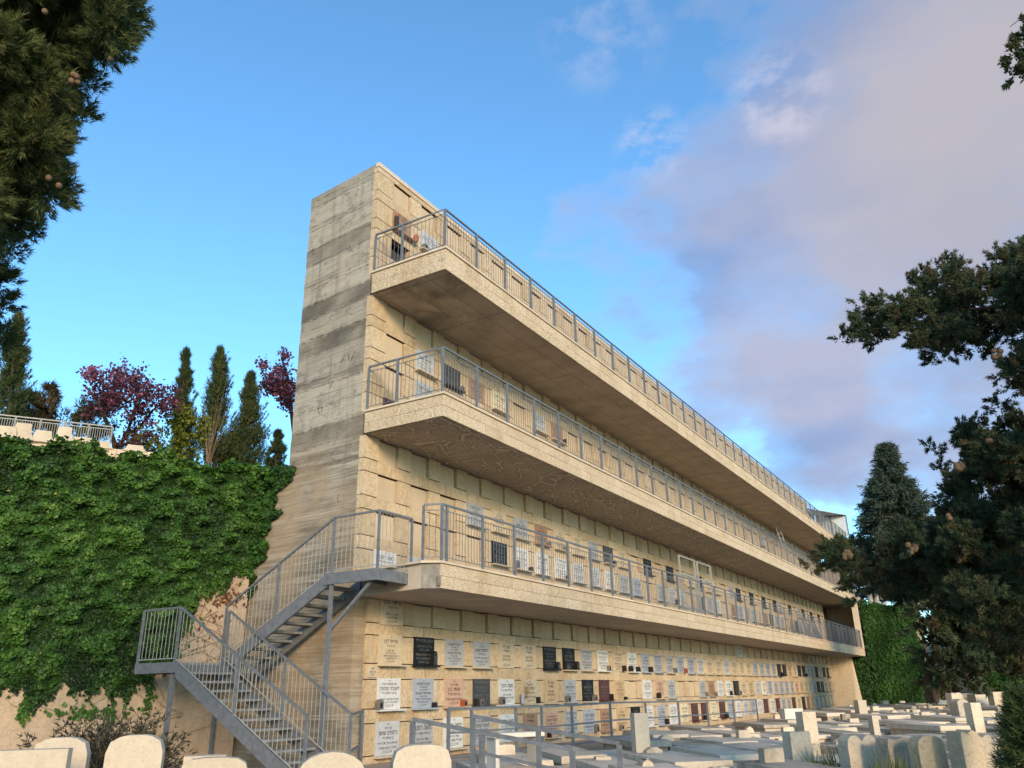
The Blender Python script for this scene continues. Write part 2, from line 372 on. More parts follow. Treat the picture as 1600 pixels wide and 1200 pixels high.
cover = N.math('SUBTRACT', cover, N.math('MULTIPLY', blob(1230, 470, .5, 4.5), .26))
cover = N.math('SUBTRACT', cover, N.math('MULTIPLY', blob(1430, 590, .5, 5), .30))
cover = N.math('SUBTRACT', cover, N.math('MULTIPLY', blob(1160, 270, .5, 4), .14))
cn = N.noise(mapped((2.3, 2.3, 4.6), (.3, 1.1, .2)), 2.0, 10, .56, .0)
cn2 = N.noise(mapped((7, 7, 11), (1.3, .1, 2.2)), 2.0, 8, .55, .0)
dsum = N.math('ADD', cover, N.math('MULTIPLY', N.math('SUBTRACT', cn, .5), 1.45))
dsum = N.math('ADD', dsum, N.math('MULTIPLY', N.math('SUBTRACT', cn2, .5), .75))
dens = N.ramp(dsum, [(.30, 0), (.46, .28), (.64, .68), (.95, .93), (1, .95)])
wisps = N.math('ADD', N.math('MULTIPLY', blob(1018, 225, .2, 3.0), .6), N.math('MULTIPLY', blob(945, 45, .5, 5), .28))
wisps = N.math('ADD', wisps, N.math('MULTIPLY', blob(1218, 150, .3, 4), .6))
wn = N.noise(mapped((9, 9, 16), (2.1, .4, .9)), 2.0, 9, .62, .0)
wd = N.math('MULTIPLY', N.math('MULTIPLY', wisps, N.ramp(wn, [(.44, 0), (.66, 1)])), .85, 0, True)
shade = N.noise(mapped((2.0, 2.0, 5.0), (5.3, 2.2, 1.4)), 1.6, 6, .5, .0)
warmside = blob(1680, 200, 3, 19)
cool = N.mix(N.ramp(shade, [(.38, 0), (.62, 1)]), (.27, .36, .60), (.47, .48, .62))
rim = N.ramp(dsum, [(.36, 1), (.62, 0)])
cool = N.mix(N.math('MULTIPLY', rim, .45), cool, (.72, .66, .74))
ccol = N.mix(N.math('MULTIPLY', warmside, .7), cool, (.53, .475, .47))
skyc = N.n('Mix'); skyc.data_type = 'RGBA'; skyc.blend_type = 'MULTIPLY'; skyc.inputs[0].default_value = 1
SKY_K = .15
tint = N.n('Mix'); tint.data_type = 'RGBA'; tint.blend_type = 'MULTIPLY'; tint.inputs[0].default_value = 1
nt.links.new(sky.outputs[0], tint.inputs[6]); tint.inputs[7].default_value = (.98, 1.48, 1.68, 1)
CK = 1.0/SKY_K
def scaled(c, k):
    o = N.n('VectorMath'); o.operation = 'SCALE'; nt.links.new(c, o.inputs[0]); o.inputs['Scale'].default_value = k; return o.outputs[0]
c1 = N.mix(dens, tint.outputs[2], scaled(ccol, CK*.72))
c2 = N.mix(wd, c1, (.55*CK, .52*CK, .58*CK))
nt.links.new(c2, bg.inputs[0]); bg.inputs[1].default_value = SKY_K
sl = bpy.data.lights.new('sun', 'SUN'); sl.energy = 2.95; sl.angle = math.radians(15); sl.color = (1, .77, .51)
so = bpy.data.objects.new('sun', sl); COL.objects.link(so)
sd = Vector((math.cos(SUN_AZ)*math.cos(SUN_EL), math.sin(SUN_AZ)*math.cos(SUN_EL), math.sin(SUN_EL)))
so.rotation_euler = sd.to_track_quat('Z', 'Y').to_euler(); so.location = sd*40
SC.view_settings.view_transform = 'Standard'; SC.view_settings.look = 'None'; SC.view_settings.exposure = .56; SC.view_settings.gamma = 1

# ------------------------------------------------------------------ ground, terrain
def terrain(name, xs, ys, fz, mat):
    b = MB(); nx, ny = len(xs), len(ys)
    for y in ys:
        for x in xs: b.v.append((x, y, fz(x, y)))
    for j in range(ny-1):
        for i in range(nx-1): b.f.append((j*nx+i, j*nx+i+1, (j+1)*nx+i+1, (j+1)*nx+i)); b.a.append(rnd.random())
    o = b.build(name, mat, smooth=True); return tag(o, kind='structure')
gx = sorted(set([-2500, -800, -200, -60]+list(np.arange(-20, 90, 2.0))+[100, 130, 200, 500, 1200, 3000]))
gy = sorted(set([-3000, -1000, -300, -80, -40]+list(np.arange(-20, 18, 1.0))+[20, 30, 60, 200, 800, 3000]))
terrain('ground', gx, gy, ground_z, 'ground')
W0 = np.array([14.05, 16.1, 0]); WD = np.array([-.913, .408, 0]); WN = np.array([-.408, -.913, 0])   # retaining wall line and its outward normal
def terrace_z(s):                     # height of the terrace behind the ivy wall, s metres behind its face
    pts = [(0, 5.2), (3, 5.6), (8, 6.9), (10.5, 7.35), (16, 7.6), (40, 8.6), (120, 10)]
    for (a, za), (c, zc) in zip(pts, pts[1:]):
        if s <= c: return za+(zc-za)*max(0, s-a)/(c-a)
    return pts[-1][1]
b = MB(); ss = [.3, 1.5, 3, 5, 8, 10.5, 13, 16, 25, 40, 80, 120]; tt = np.arange(-50, 60, 4.0)
for s_ in ss:
    for t in tt:
        p = W0+WD*t-WN*s_; b.v.append((p[0], p[1], terrace_z(s_)+.08*math.sin(t*1.3+s_)))
n = len(tt)
for j in range(len(ss)-1):
    for i in range(n-1): b.f.append((j*n+i, (j+1)*n+i, (j+1)*n+i+1, j*n+i+1)); b.a.append(.4)
# the terrace must not swallow the building: keep only what lies behind its rear face
keep = [k for k, f in enumerate(b.f) if not any(b.v[i][0] > 14.2 and b.v[i][1] < 15.3 for i in f)]
b.f = [b.f[k] for k in keep]; b.a = [b.a[k] for k in keep]
tag(b.build('hillside_terrace', 'ground', smooth=True), kind='structure')
def hz(x, y):
    return -6+14*math.exp(-((y+25)/60)**2)*(1+.25*math.sin(y*.05))+6*math.sin(y*.021+1)
b = MB(); hx = [230, 262, 300, 350, 420]; hy = np.arange(-260, 300, 14.0); hh = [-4, 5, 11, 15, 13]
for x, h in zip(hx, hh):
    for y in hy: b.v.append((x, y, -2+h*(.7+.3*math.sin(y*.023+1)+.12*math.sin(y*.11+x))))
n = len(hy)
for j in range(len(hx)-1):
    for i in range(n-1): b.f.append((j*n+i, (j+1)*n+i, (j+1)*n+i+1, j*n+i+1)); b.a.append(rnd.random())
tag(b.build('hills', 'hill', smooth=True), kind='structure')

# ------------------------------------------------------------------ the burial wall building
X0, X1, YF, YB = 13.75, 65.4, 12.31, 10.0
bld = thing('burial_wall_building', 'long four-storey stone burial wall with three cantilevered balconies and a raw concrete end', 'building', (14, 13, -1.6))
PITCHX, NW, NCOL = 1.25, .74, 41
LV = [  # (z0, z1, row tops, niche height, first niche x, wall start x)
    (-1.75, 2.03, [2.05, 1.25, .32, -.57], [.54, .60, .60, .64], 14.58, 14.14),
    (2.58, 5.77, [5.78, 4.90, 4.01, 3.10], [.57, .57, .60, .52], 14.28, X0),
    (6.34, 9.48, [9.48, 8.62, 7.73, 6.85], [.56, .57, .60, .50], 14.36, X0),
    (10.08, 13.36, [13.20, 12.33, 11.44, 10.6], [.57, .57, .60, .50], 14.42, X0)]
def niche_xz(l, row, col):
    z0, z1, tops, hs, fx, xs = LV[l]
    return fx+PITCHX*col, tops[row]-hs[row], hs[row]
OPEN_DEEP = {(3, 2, 0)}
for l, (z0, z1, tops, hs, fx, xs) in enumerate(LV):
    st, pn = MB(), MB(); hole = None; niches = []
    edges = [z1]
    for t, h in zip(tops, hs): edges += [min(t, z1), t-h]
    edges.append(z0)
    G = .011
    for k in range(len(edges)-1):
        za, zb = edges[k+1], edges[k]
        if zb-za < .03: continue
        if k % 2 == 1:                # a niche row: piers between the niches
            row = k//2
            px = xs
            for c in range(NCOL+1):
                nx0 = fx+PITCHX*c
                if nx0+NW > X1-.2: nx0 = X1
                if nx0-px > .03:
                    y = YF-.012*rnd.random()
                    if px+.5 < nx0 and nx0-px > .62 and rnd.random() < .4:
                        m_ = (px+nx0)/2; st.box(px+G, m_-G, y, YF+.17, za+G, zb-G); st.box(m_+G, nx0-G, y, YF+.17, za+G, zb-G)
                    else: st.box(px+G, nx0-G, y, YF+.17, za+G, zb-G)
                if nx0 >= X1: break
                if (l, row, c) in OPEN_DEEP: hole = (nx0, nx0+NW, za, zb)
                else: niches.append((c, nx0, za, zb, YF+.035+.025*rnd.random()))
                px = nx0+NW
        else:                         # a solid course
            x = xs; hgt = zb-za
            first = True
            while x < X1-.02:
                w_ = PITCHX*(.5 if first else 1)*(1 if rnd.random() < .8 else .5)
                if first: w_ = .45+.7*rnd.random()
                first = False
                xe = min(x+w_, X1)
                if X1-xe < .25: xe = X1
                nrow = 2 if hgt > .5 else 1
                for r in range(nrow):
                    y = YF-.012*rnd.random()
                    st.box(x+G, xe-G, y, YF+.17, za+hgt*r/nrow+G, za+hgt*(r+1)/nrow-G)
                x = xe
    ya, yb_ = YF+.14, YF+.2
    if hole:
        a0, a1, c0, c1 = hole
        pn.box(xs+.03, a0, ya, yb_, z0, z1, .5); pn.box(a1, X1-.02, ya, yb_, z0, z1, .5); pn.box(a0, a1, ya, yb_, z0, c0, .5); pn.box(a0, a1, ya, yb_, c1, z1, .5)
    else: pn.box(xs+.03, X1-.02, ya, yb_, z0, z1, .5)
    wall = st.build('niche_wall', 'stone', bld)
    pn.build('back_wall', 'mortar', wall)
    far = MB()                        # the panel of each niche, set a little behind the stones with an open joint at its top and right
    for c, a0, za, zb, y in niches:
        m_ = MB() if c < 6 else far
        m_.box(a0+.004, a0+NW-.042, y, YF+.11, za+.004, zb-.03)
        if c < 6: m_.build('niche_panel', 'panel', wall)
    far.build('niche_panels', 'panel', wall)['kind'] = 'stuff'
    # mortar behind the joints
    mo = MB()
    for k in range(len(edges)-1):
        za, zb = edges[k+1], edges[k]
        if k % 2 == 0 and zb-za > .03: mo.box(xs+.02, X1-.01, YF+.014, YF+.1, za+.01, zb-.01)
    mo.build('mortar_bed', 'mortar', wall)
# body behind
b = MB()
b.prism([(14.12, 12.52), (65.4, 12.52), (65.4, 15.06), (14.3, 15.06)], -1.75, 11.3)
b.prism([(14.12, 12.52), (14.36, 12.52), (14.36, 15.0), (14.3, 15.0)], 11.3, 13.3)
b.prism([(15.3, 12.52), (65.4, 12.52), (65.4, 15.06), (15.3, 15.06)], 11.3, 13.3)
b.prism([(14.36, 13.2), (15.3, 13.2), (15.3, 15.06), (14.36, 15.0)], 11.3, 13.3)
b.prism([(14.36, 12.52), (15.3, 12.52), (15.3, 13.2), (14.36, 13.2)], 12.05, 13.3)
b.build('core_wall', 'void', bld)
# concrete end wall, slightly skewed, with a subdivided face for a rough edge
b = MB(); nz = 60
zt = np.linspace(-1.75, 13.47, nz+1)
for i in range(nz):
    z_a, z_b = zt[i], zt[i+1]
    j0, j1 = .008*math.sin(i*2.3), .008*math.sin(i*1.7+1)
    yb = 16.7 if z_b < 5.25 else 15.06+j1
    sk = (yb-12.31)*.098
    fy = 12.37 if z_b < 2.2 else 12.405
    b.prism([(13.765+j0*.5, fy), (14.16, fy), (14.3+.2, yb), (13.765+sk, yb)], z_a, z_b, .5)
endw = b.build('end_wall', 'concrete', bld)
b = MB()                              # ragged concrete lips left by the formwork
for zc, amp in [(13.3, .03), (13.08, .03), (12.44, .04), (12.3, .05), (11.68, .05), (11.2, .05), (10.52, .03), (10.42, .06), (9.9, .02), (9.45, .04), (8.85, .05), (8.55, .06), (7.6, .05), (7.42, .02), (6.83, .03), (6.27, .03), (6.02, .05), (5.8, .03), (5.2, .04)]:
    y = 12.43
    while y < 14.9:
        n_ = rnd.randint(5, 20); pts = []; z_ = zc+amp*rnd.uniform(-.35, .35)
        for k in range(n_):
            pts.append((13.762+(y-12.31)*.098, y, z_)); y += rnd.uniform(.03, .09); z_ += amp*.16*rnd.uniform(-1, 1)
            if y > 14.98: break
        if len(pts) > 2: b.tube(pts, [.003]+[rnd.uniform(.002, .011) for _ in pts[2:]]+[.003], 5)
        y += rnd.uniform(.0, .12)
lip = b.build('formwork_lip', 'lip', endw); lip['kind'] = 'stuff'
b = MB()
for k in range(18):                   # rusty tie wires sticking out
    zc = rnd.choice([12.9, 11.7, 11.2, 10.5, 9.3, 8.7, 8.0, 7.4, 6.8, 6.2, 5.5, 4.9, 4.4]); y = rnd.uniform(12.5, 14.9); x = 13.765+(y-12.31)*.098
    p = np.array([x, y, zc]); b.tube([p, p+[-.05, .02*rnd.uniform(-1, 1), .03], p+[-.06, rnd.uniform(-.12, .12), -.03-.1*rnd.random()], p+[-.02, rnd.uniform(-.14, .14), -.1-.1*rnd.random()]], .005, 4)
b.build('tie_wire', 'bark', endw)['kind'] = 'stuff'
# parapet
b = MB(); x = X0-.004
while x < X1:
    xe = min(x+1.25, X1); b.box(x+.003, xe-.003, YF-.02, 12.40 if x < 14 else 15.1, 13.365, 13.49); x = xe
b.build('parapet_coping', 'coping', bld)
# arch pattern on the first top niche
# balconies
XE = 68.3
BAL = [(2.03, 2.585, 'soffit_low'), (5.774, 6.338, 'soffit_mid'), (9.478, 10.085, 'soffit_top')]
for i, (zb, zt_, sm) in enumerate(BAL):
    s = MB(); s0 = 13.75
    foot = [(13.72, 10.04), (XE, 10.04), (XE, 12.6), (14.2, 12.6), (13.78, 12.30)] if i else [(13.72, 10.04), (XE, 10.04), (XE, 12.6), (14.2, 12.6), (13.78, 12.38), (13.74, 11.92), (13.50, 10.33)]
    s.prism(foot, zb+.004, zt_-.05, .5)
    bal = s.build('balcony', sm, bld)
    fz = MB(); nr = 2; h = (zt_-.05-zb)/nr
    for r in range(nr):
        x = 13.7; k = 0
        while x < XE:
            xe = min(XE, x+rnd.uniform(.55, 1.0)); y = 10-.008*rnd.random()
            fz.box(x+.004, xe-.004, y, 10.05, zb+h*r+.004, zb+h*(r+1)-.004); x = xe
        if i:
            y = 10.05
            while y < 12.3:
                ye = min(12.30, y+rnd.uniform(.5, .9)); fz.box(13.70-.008*rnd.random(), 13.73, y+.004, ye-.004, zb+h*r+.004, zb+h*(r+1)-.004); y = ye
    fz.build('fascia_cladding', 'fascia', bal)
    cp = MB(); x = 13.66
    while x < XE:
        xe = min(XE, x+1.0); cp.box(x+.002, xe-.002, 9.955, 10.30, zt_-.046, zt_+.002); x = xe
    if i:
        y = 10.304
        while y < 12.28:
            ye = min(12.29, y+.9); cp.box(13.655, 13.96, y+.002, ye-.002, zt_-.046, zt_+.002); y = ye
    else:
        cp.prism([(13.655, 9.96), (13.655, 10.3), (13.80, 12.2), (13.62, 11.9), (13.42, 10.30)], zt_-.046, zt_+.001)
        cm = MB(); cm.hexa([(13.49, 10.33, zb), (13.70, 10.02, zb), (13.71, 10.06, zb), (13.52, 10.36, zb), (13.49, 10.33, zt_-.05), (13.70, 10.02, zt_-.05), (13.71, 10.06, zt_-.05), (13.52, 10.36, zt_-.05)])
        cm.box(13.62, 13.70, 9.995, 10.03, zb+.05, zb+.25)
        cm.build('bare_cement_end', 'cement', bal)
    cp.build('coping', 'coping', bal)
    dk = MB(); dk.box(13.98, XE, 10.302, 12.30, zt_-.046, zt_-.02, .5); dk.build('deck', 'cement', bal)
# end bays at the far right
b = MB()
b.box(65.42, 66.2, 10.97, 15.0, -1.75, 2.02)
b.hexa([(65.5, 10.95, -1.75), (66.2, 10.6, -1.75), (66.2, 11, -1.75), (65.5, 11, -1.75), (65.5, 10.95, 2.0), (66.2, 10.93, 2.0), (66.2, 11, 2.0), (65.5, 11, 2.0)])
b.build('cross_wall', 'fascia', bld)
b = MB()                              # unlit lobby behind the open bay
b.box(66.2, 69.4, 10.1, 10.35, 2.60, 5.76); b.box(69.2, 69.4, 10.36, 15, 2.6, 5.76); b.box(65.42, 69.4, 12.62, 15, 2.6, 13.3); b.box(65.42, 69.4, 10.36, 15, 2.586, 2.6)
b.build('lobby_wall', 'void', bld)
b = MB(); b.box(65.9, 66.25, 9.96, 10.34, 2.59, 5.77); b.build('corner_pier', 'coping', bld)
b = MB(); b.box(68.32, 69.4, 10.4, 15, -1.75, 9.3); b.build('stair_tower', 'retaining', bld)

# canopy of translucent sheet at the top right end
cano = thing('canopy', 'pale translucent sheet canopy at the far end of the top balcony', 'canopy', (67, 11, 10.1))
b = MB(); b.hexa([(64.6, 12.25, 12.95), (68.2, 10.0, 12.75), (68.25, 12.3, 12.95), (66, 12.3, 13.0), (64.6, 12.25, 12.99), (68.2, 10.0, 12.79), (68.25, 12.3, 12.99), (66, 12.3, 13.04)])
b.build('roof_sheet', 'sheet', cano)
b = MB(); b.hexa([(68.22, 10.05, 11.2), (68.26, 10.05, 11.2), (68.26, 12.3, 10.1), (68.22, 12.3, 10.1), (68.22, 10.05, 12.74), (68.26, 10.05, 12.74), (68.26, 12.3, 12.93), (68.22, 12.3, 12.93)])
b.build('side_sheet', 'sheet', cano)
b = MB()
for p, q in [((64.6, 12.25, 12.94), (68.2, 10.0, 12.74)), ((68.2, 10.0, 10.1), (68.2, 10, 12.74)), ((68.2, 10, 12.74), (68.2, 12.3, 12.93)), ((65.8, 11.5, 10.1), (65.8, 11.5, 12.9)), ((68.2, 11.2, 10.1), (68.2, 11.2, 12.8))]: b.bar(p, q, .06)
b.build('frame', 'metal', cano)
duct = thing('ventilation_duct', 'grey ribbed metal ducts beside the far end of the building', 'duct', (69.6, 9, 4.5))
b = MB()
for k in range(3): b.tube([(69.6, 9.45-.45*k, 4.9), (69.6, 9.45-.45*k, 7.3)], .2, 10)
b.build('pipe', 'metal_pale', duct)
b = MB(); b.box(69.3, 70, 8.1, 8.75, 4.8, 5.7); b.build('duct_box', 'metal_pale', duct)

# ------------------------------------------------------------------ railings
def railing_panel(t, p, q, zb, zt_, sp=.115, low=.1, high=.13):
    b = MB(); p, q = np.array(p, float), np.array(q, float); L = np.linalg.norm(q-p); n = max(2, int(L/sp))
    for k in range(1, n):
        c = p+(q-p)*k/n; b.tube([(c[0], c[1], zb+low), (c[0], c[1], zt_-high+.03)], .0065, 4, cap=False)
    for z in (zb+low, zt_-high): b.tube([(p[0], p[1], z), (q[0], q[1], z)], .010, 4)
    b.build('bar_panel', 'metal', t)
def balcony_railing(zf, zr, label, start, pts):
    t = thing('balcony_railing', label, 'railing', (13.7, 10.05, zf), 'railings along the balconies')
    Y = 10.06
    run = list(start)+[np.array([x, Y]) for x in pts]
    for k, p in enumerate(run):
        b = MB(); b.bar((p[0], p[1], zf-.0), (p[0], p[1], zr-.02), .054 if k > 0 else .045); b.build('post', 'metal', t)
    for k in range(len(run)-1): railing_panel(t, run[k], run[k+1], zf, zr)
    b = MB(); b.tube([(p[0], p[1], zr) for p in [run[0], *start[1:], np.array([pts[0], Y]), np.array([pts[-1], Y])]], .029, 4); b.build('handrail', 'metal', t)
px = [13.74+1.402*k for k in range(39)]
balcony_railing(10.085, 11.19, 'grey metal railing along the topmost balcony, seen against the sky', [np.array([13.74, 12.27]), np.array([13.74, 11.38])], px)
balcony_railing(6.338, 7.47, 'grey metal railing along the middle balcony', [np.array([13.74, 12.27]), np.array([13.74, 11.38])], px)
balcony_railing(2.585, 3.81, 'grey metal railing along the lowest balcony, beside the stair landing', [np.array([13.62, 10.42])], [13.80]+[13.98+1.402*k for k in range(39)])

# ------------------------------------------------------------------ memorial plaques
FLIP = str.maketrans('()', ')(')
def vis(line):                        # Hebrew is written right to left: store it in visual order
    if not any('\u0590' <= ch <= '\u05ff' for ch in line): return line
    out, run = [], ''
    for ch in line[::-1]:
        if ch.isdigit() or ch in '.-/' and run: run = ch+run if False else run+ch
        else:
            if run: out.append(run[::-1]); run = ''
            out.append(ch)
    if run: out.append(run[::-1])
    return ''.join(out)
_txt = {}
def text_mesh(lines, wmax, hmax):
    key = (tuple(lines), wmax, hmax)
    if key in _txt: return _txt[key]
    V, Fc = [], []; tot = sum(s for _, s in lines); z = 0; unit_h = hmax/tot
    for tx, s in lines:
        h = unit_h*s; z -= h
        if not tx: continue
        c = bpy.data.curves.new('line', 'FONT'); c.body = vis(tx); c.size = h*.98; c.resolution_u = 1; c.offset = h*.012
        o = bpy.data.objects.new('line', c); COL.objects.link(o); dg = bpy.context.evaluated_depsgraph_get()
        m = bpy.data.meshes.new_from_object(o.evaluated_get(dg), depsgraph=dg)
        co = np.array([q.co[:] for q in m.vertices]).reshape(-1, 3)
        if len(co):
            w_ = co[:, 0].max()-co[:, 0].min(); k = min(1, wmax/w_); cx = (co[:, 0].max()+co[:, 0].min())/2; i = len(V)
            V += [((q[0]-cx)*k, 0, z+h*.22+q[1]) for q in co]; Fc += [tuple(i+j for j in p.vertices) for p in m.polygons]
        bpy.data.objects.remove(o); bpy.data.curves.remove(c); bpy.data.meshes.remove(m)
    me = bpy.data.meshes.new('inscription'); me.from_pydata(V, [], Fc); _txt[key] = me
    return me
TX = {
 'a': [('פ״נ', .7), ('אריאל לוין', 1.5), ('בן יצחק ז״ל', .8), ('', .5), ('נולד בשנת', .7), ('תרצ״ב בחיפה', .7), ('נפטר ביום שבת קודש', .7), ('כ״ז אדר תשס״ח', .7), ('ת נ צ ב ה', .8)],
 'b': [('פ״נ', .7), ('אמנו וסבתנו היקרה', .8), ('לאונורה קסטורן', 1.4), ('בת יוסף שלמה ז״ל', .8), ('', .7), ('נפטרה כ״ד בתשרי תשס״ב', .75), ('11.10.2001 - 18.06.1928', .7), ('ת נ צ ב ה', .9)],
 'c': [('פ״נ', .6), ('יעקב הרשקוביץ', 1.1), ('בן משה ז״ל', .8), ('איש ישר ועניו', .8), ('משפחתו האוהבת', 1.1), ('נולד ברומניה', .7), ('נפטר בחיפה כ״א באלול', .8), ('יהי זכרו ברוך לעד', .8), ('ת נ צ ב ה', .8)],
 'd': [('פ״נ', .8), ('אבי היקר', .8), ('רחמים שושן', 1.5), ('בן מרדכי ז״ל', .9), ('', .3), ('איש תמים הולך בדרך ישרה', .8), ('', .3), ('נפטר ב׳ בניסן תשס״ה', .8), ('ת נ צ ב ה', .9)],
 'e': [('פ״נ', .7), ('משה רוזנר', 1.5), ('בן אליהו ושרה ז״ל', .8), ('', .4), ('נולד 12.4.1921', .8), ('נפטר י״א בתמוז תשס״ג', .8), ('ת נ צ ב ה', .9)],
 'f': [('הולידיה סוקר', 1.4), ('בת חיים ז״ל', .8), ('', .8), ('נפטרה ז׳ בחשון', .8), ('תשס״ט 2008', .8), ('ת נ צ ב ה', .9)],
 'g': [('פ״נ', .7), ('אשה יקרה', .8), ('אסתר כהן', 1.3), ('בת אברהם ז״ל', .9), ('', .3), ('נפטרה ט״ו בשבט תשס״ו', .8), ('ת נ צ ב ה', .9)],
 'h': [('חנה לוי', 1.2), ('בת דוד ז״ל', .8), ('', .5), ('נולדה 1930', .8), ('נפטרה 2004', .8), ('', .5), ('ת נ צ ב ה', .8)],
 'i': [('יצחק מזרחי ז״ל', 1.2), ('', .3), ('בעל אב וסב אהוב', .9), ('1919 - 2003', .9), ('', .3), ('נפטר י׳ בכסלו תשס״ד', .9), ('תהא נשמתו צרורה', .9), ('בצרור החיים', .9)],
 's': [('פ״נ', 1), ('יוסף כץ', 1), ('ז״ל', 1)]}
ORD = {1: 'first', 2: 'second', 3: 'third', 4: 'fourth', 5: 'fifth', 6: 'sixth', 7: 'seventh', 8: 'eighth', 9: 'ninth', 10: 'tenth', 11: 'eleventh', 12: 'twelfth', 13: 'thirteenth', 14: 'fourteenth', 15: 'fifteenth', 16: 'sixteenth', 17: 'seventeenth', 18: 'eighteenth', 19: 'nineteenth', 20: 'twentieth', 21: 'twenty-first'}
ROWN = ['top row', 'second row', 'third row', 'bottom row']
STO = ['ground storey', 'first storey', 'second storey', 'top storey']
slab_cache = {}
def plaque(l, row, col, colour, tx=None, ledge=None, lab=None):
    x, z, h = niche_xz(l, row, col)
    x0 = x+NW/2; hh = h+.045; w_ = .79
    if lab is None:
        n = col+1
        lab = f'{colour} plaque, {ROWN[row]} of the {STO[l]}, ' + (f'{ORD[n]} from the left corner' if n <= 20 else f'{ORD[NCOL+1-n]} from the far right end')
    o = thing('memorial_plaque', lab, 'plaque', (x0, YF, z-.02), 'memorial plaques set on the long stone wall')
    key = ('s', colour, round(hh, 2))
    if key not in slab_cache:
        b = MB(); b.box(-w_/2, w_/2, -.035, .02, 0, hh); slab_cache[key] = b.build('stone_slab', 'plq_'+colour).data; bpy.data.objects.remove([q for q in COL.objects if q.data == slab_cache[key]][0])
    sl_ = bpy.data.objects.new('stone_slab', slab_cache[key]); COL.objects.link(sl_); sl_.parent = o
    dark = colour in ('black', 'charcoal', 'maroon')
    tm = text_mesh(TX[tx or rnd.choice('bcdegi')], w_*.86, hh*.9); key = ('t', tm.name, dark)
    if key not in slab_cache:
        m2 = tm.copy(); m2.materials.append(M['ink_pale' if dark else 'ink']); slab_cache[key] = m2
    t_ = bpy.data.objects.new('inscription', slab_cache[key]); COL.objects.link(t_); t_.parent = o; t_.location = (0, -.0375, hh*.955)
    if ledge is None: ledge = rnd.random() < .75
    if ledge:
        lc = colour if rnd.random() < .6 else 'beige'; key = ('l', lc)
        if key not in slab_cache:
            b = MB(); b.box(-w_/2-.04, w_/2+.08, -.17, .01, -.035, -.002); slab_cache[key] = b.build('ledge', 'plq_'+lc).data; bpy.data.objects.remove([q for q in COL.objects if q.data == slab_cache[key]][0])
        q = bpy.data.objects.new('ledge', slab_cache[key]); COL.objects.link(q); q.parent = o
    return x0, z-.022
lamp_n = [0]
def lantern(x, z, kind, where, h=.17, wd=.13):
    c = {'black': 'lamp_black', 'grey': 'lamp_grey', 'red': 'lamp_red'}[kind]
    o = thing('memorial_lantern', f'{kind} lantern {where}', 'lantern', (x, YF-.1, z), 'memorial lanterns on plaque ledges')
    b = MB(); r = wd/2
    prof = [(-r, 0), (r, 0), (r, h*.72)]+[(r*math.cos(g), h*.72+h*.28*math.sin(g)) for g in np.linspace(.3, math.pi-.3, 5)]+[(-r, h*.72)]
    b.outline(prof, (x, YF-.155, z), (1, 0, 0), (0, 0, 1), (0, .11, 0)); hs_ = b.build('housing', c, o)
    b = MB(); b.box(x-r*.6, x+r*.6, YF-.158, YF-.156, z+h*.12, z+h*.66); b.build('lamp_window', 'glass', hs_)

C = {'w': 'white', 'l': 'light grey', 'g': 'grey', 'u': 'blue grey', 'b': 'beige', 't': 'tan', 'p': 'pink', 'n': 'brown', 'm': 'maroon', 'k': 'black', 'c': 'charcoal', 'r': 'cream'}
G2 = 'bkggbbkkgwbwuuguulbblbbbugugkkpbkkggkbkcg'[:40]
G3 = 'wupcwbtgkmt.wpg..gnwwkbtlwuguugptbbgkcbt.'[:40]
G4 = 'lgwgwnpguntkwuwrmmrmuwluwmwmugmbkntg'
TXT2 = {0: 'a', 1: 'i', 2: 'c', 3: 'd', 4: 'h', 5: 'h', 6: 'i'}
TXT3 = {0: 'b', 1: 'c', 2: 'g', 3: 'i', 4: 'e', 5: 'g', 6: 'h'}
TXT4 = {0: 'd', 1: 'e', 2: 'e', 3: 'b', 4: 'e', 5: 'h'}
plaque(0, 0, 0, 'beige', 'f', False); plaque(0, 0, 22, 'white'); plaque(0, 0, 34, 'pink')
for row, s, T in ((1, G2, TXT2), (2, G3, TXT3), (3, G4, TXT4)):
    for c, ch in enumerate(s):
        if ch != '.': plaque(0, row, c, C[ch], T.get(c))
xm, zm, _ = niche_xz(0, 1, 0)
b = MB(); b.box(14.2, 14.52, YF-.03, YF+.01, .36, .58); o = b.build('small_plaque', 'plq_beige', origin=(14.36, YF, .36)); tag(o, 'small beige stone tablet at the left corner between the second and third rows', 'plaque')
t_ = bpy.data.objects.new('inscription', text_mesh(TX['s'], .26, .2).copy()); t_.data.materials.append(M['ink']); COL.objects.link(t_); t_.parent = o; t_.location = (0, -.033, .21)
L1B = {3: 'g', 4: 'b', 5: 'g', 6: 'n', 7: 'b', 8: 'b', 9: 'g', 10: 'c', 11: 'b', 13: 'k', 15: 'k', 17: 'b', 18: 'k', 19: 'b', 20: 'b', 22: 'g', 23: 'k', 25: 'k', 27: 'k', 29: 'k', 30: 'g', 32: 'k', 34: 'g', 35: 'k', 37: 'k', 39: 'k'}
L1C = {5: 'w', 6: 'w', 7: 'w', 8: 'l', 9: 'l', 10: 'w', 11: 'g', 12: 'u', 14: 'g', 15: 'l', 16: 'w', 18: 'c', 19: 'g', 20: 'w', 22: 'n', 23: 'u', 24: 'g', 25: 'u', 26: 'b', 27: 'n', 28: 'c', 29: 'u', 30: 'g', 32: 'n', 33: 'c', 34: 'g', 36: 'k', 37: 'n', 38: 'g'}
for c, ch in L1B.items(): plaque(1, 1, c, C[ch])
plaque(1, 2, 4, 'black', 'i')
for c, ch in L1C.items(): plaque(1, 2, c, C[ch])
plaque(1, 3, 0, 'white', 'e', False); plaque(1, 3, 1, 'light grey', 'd', False)
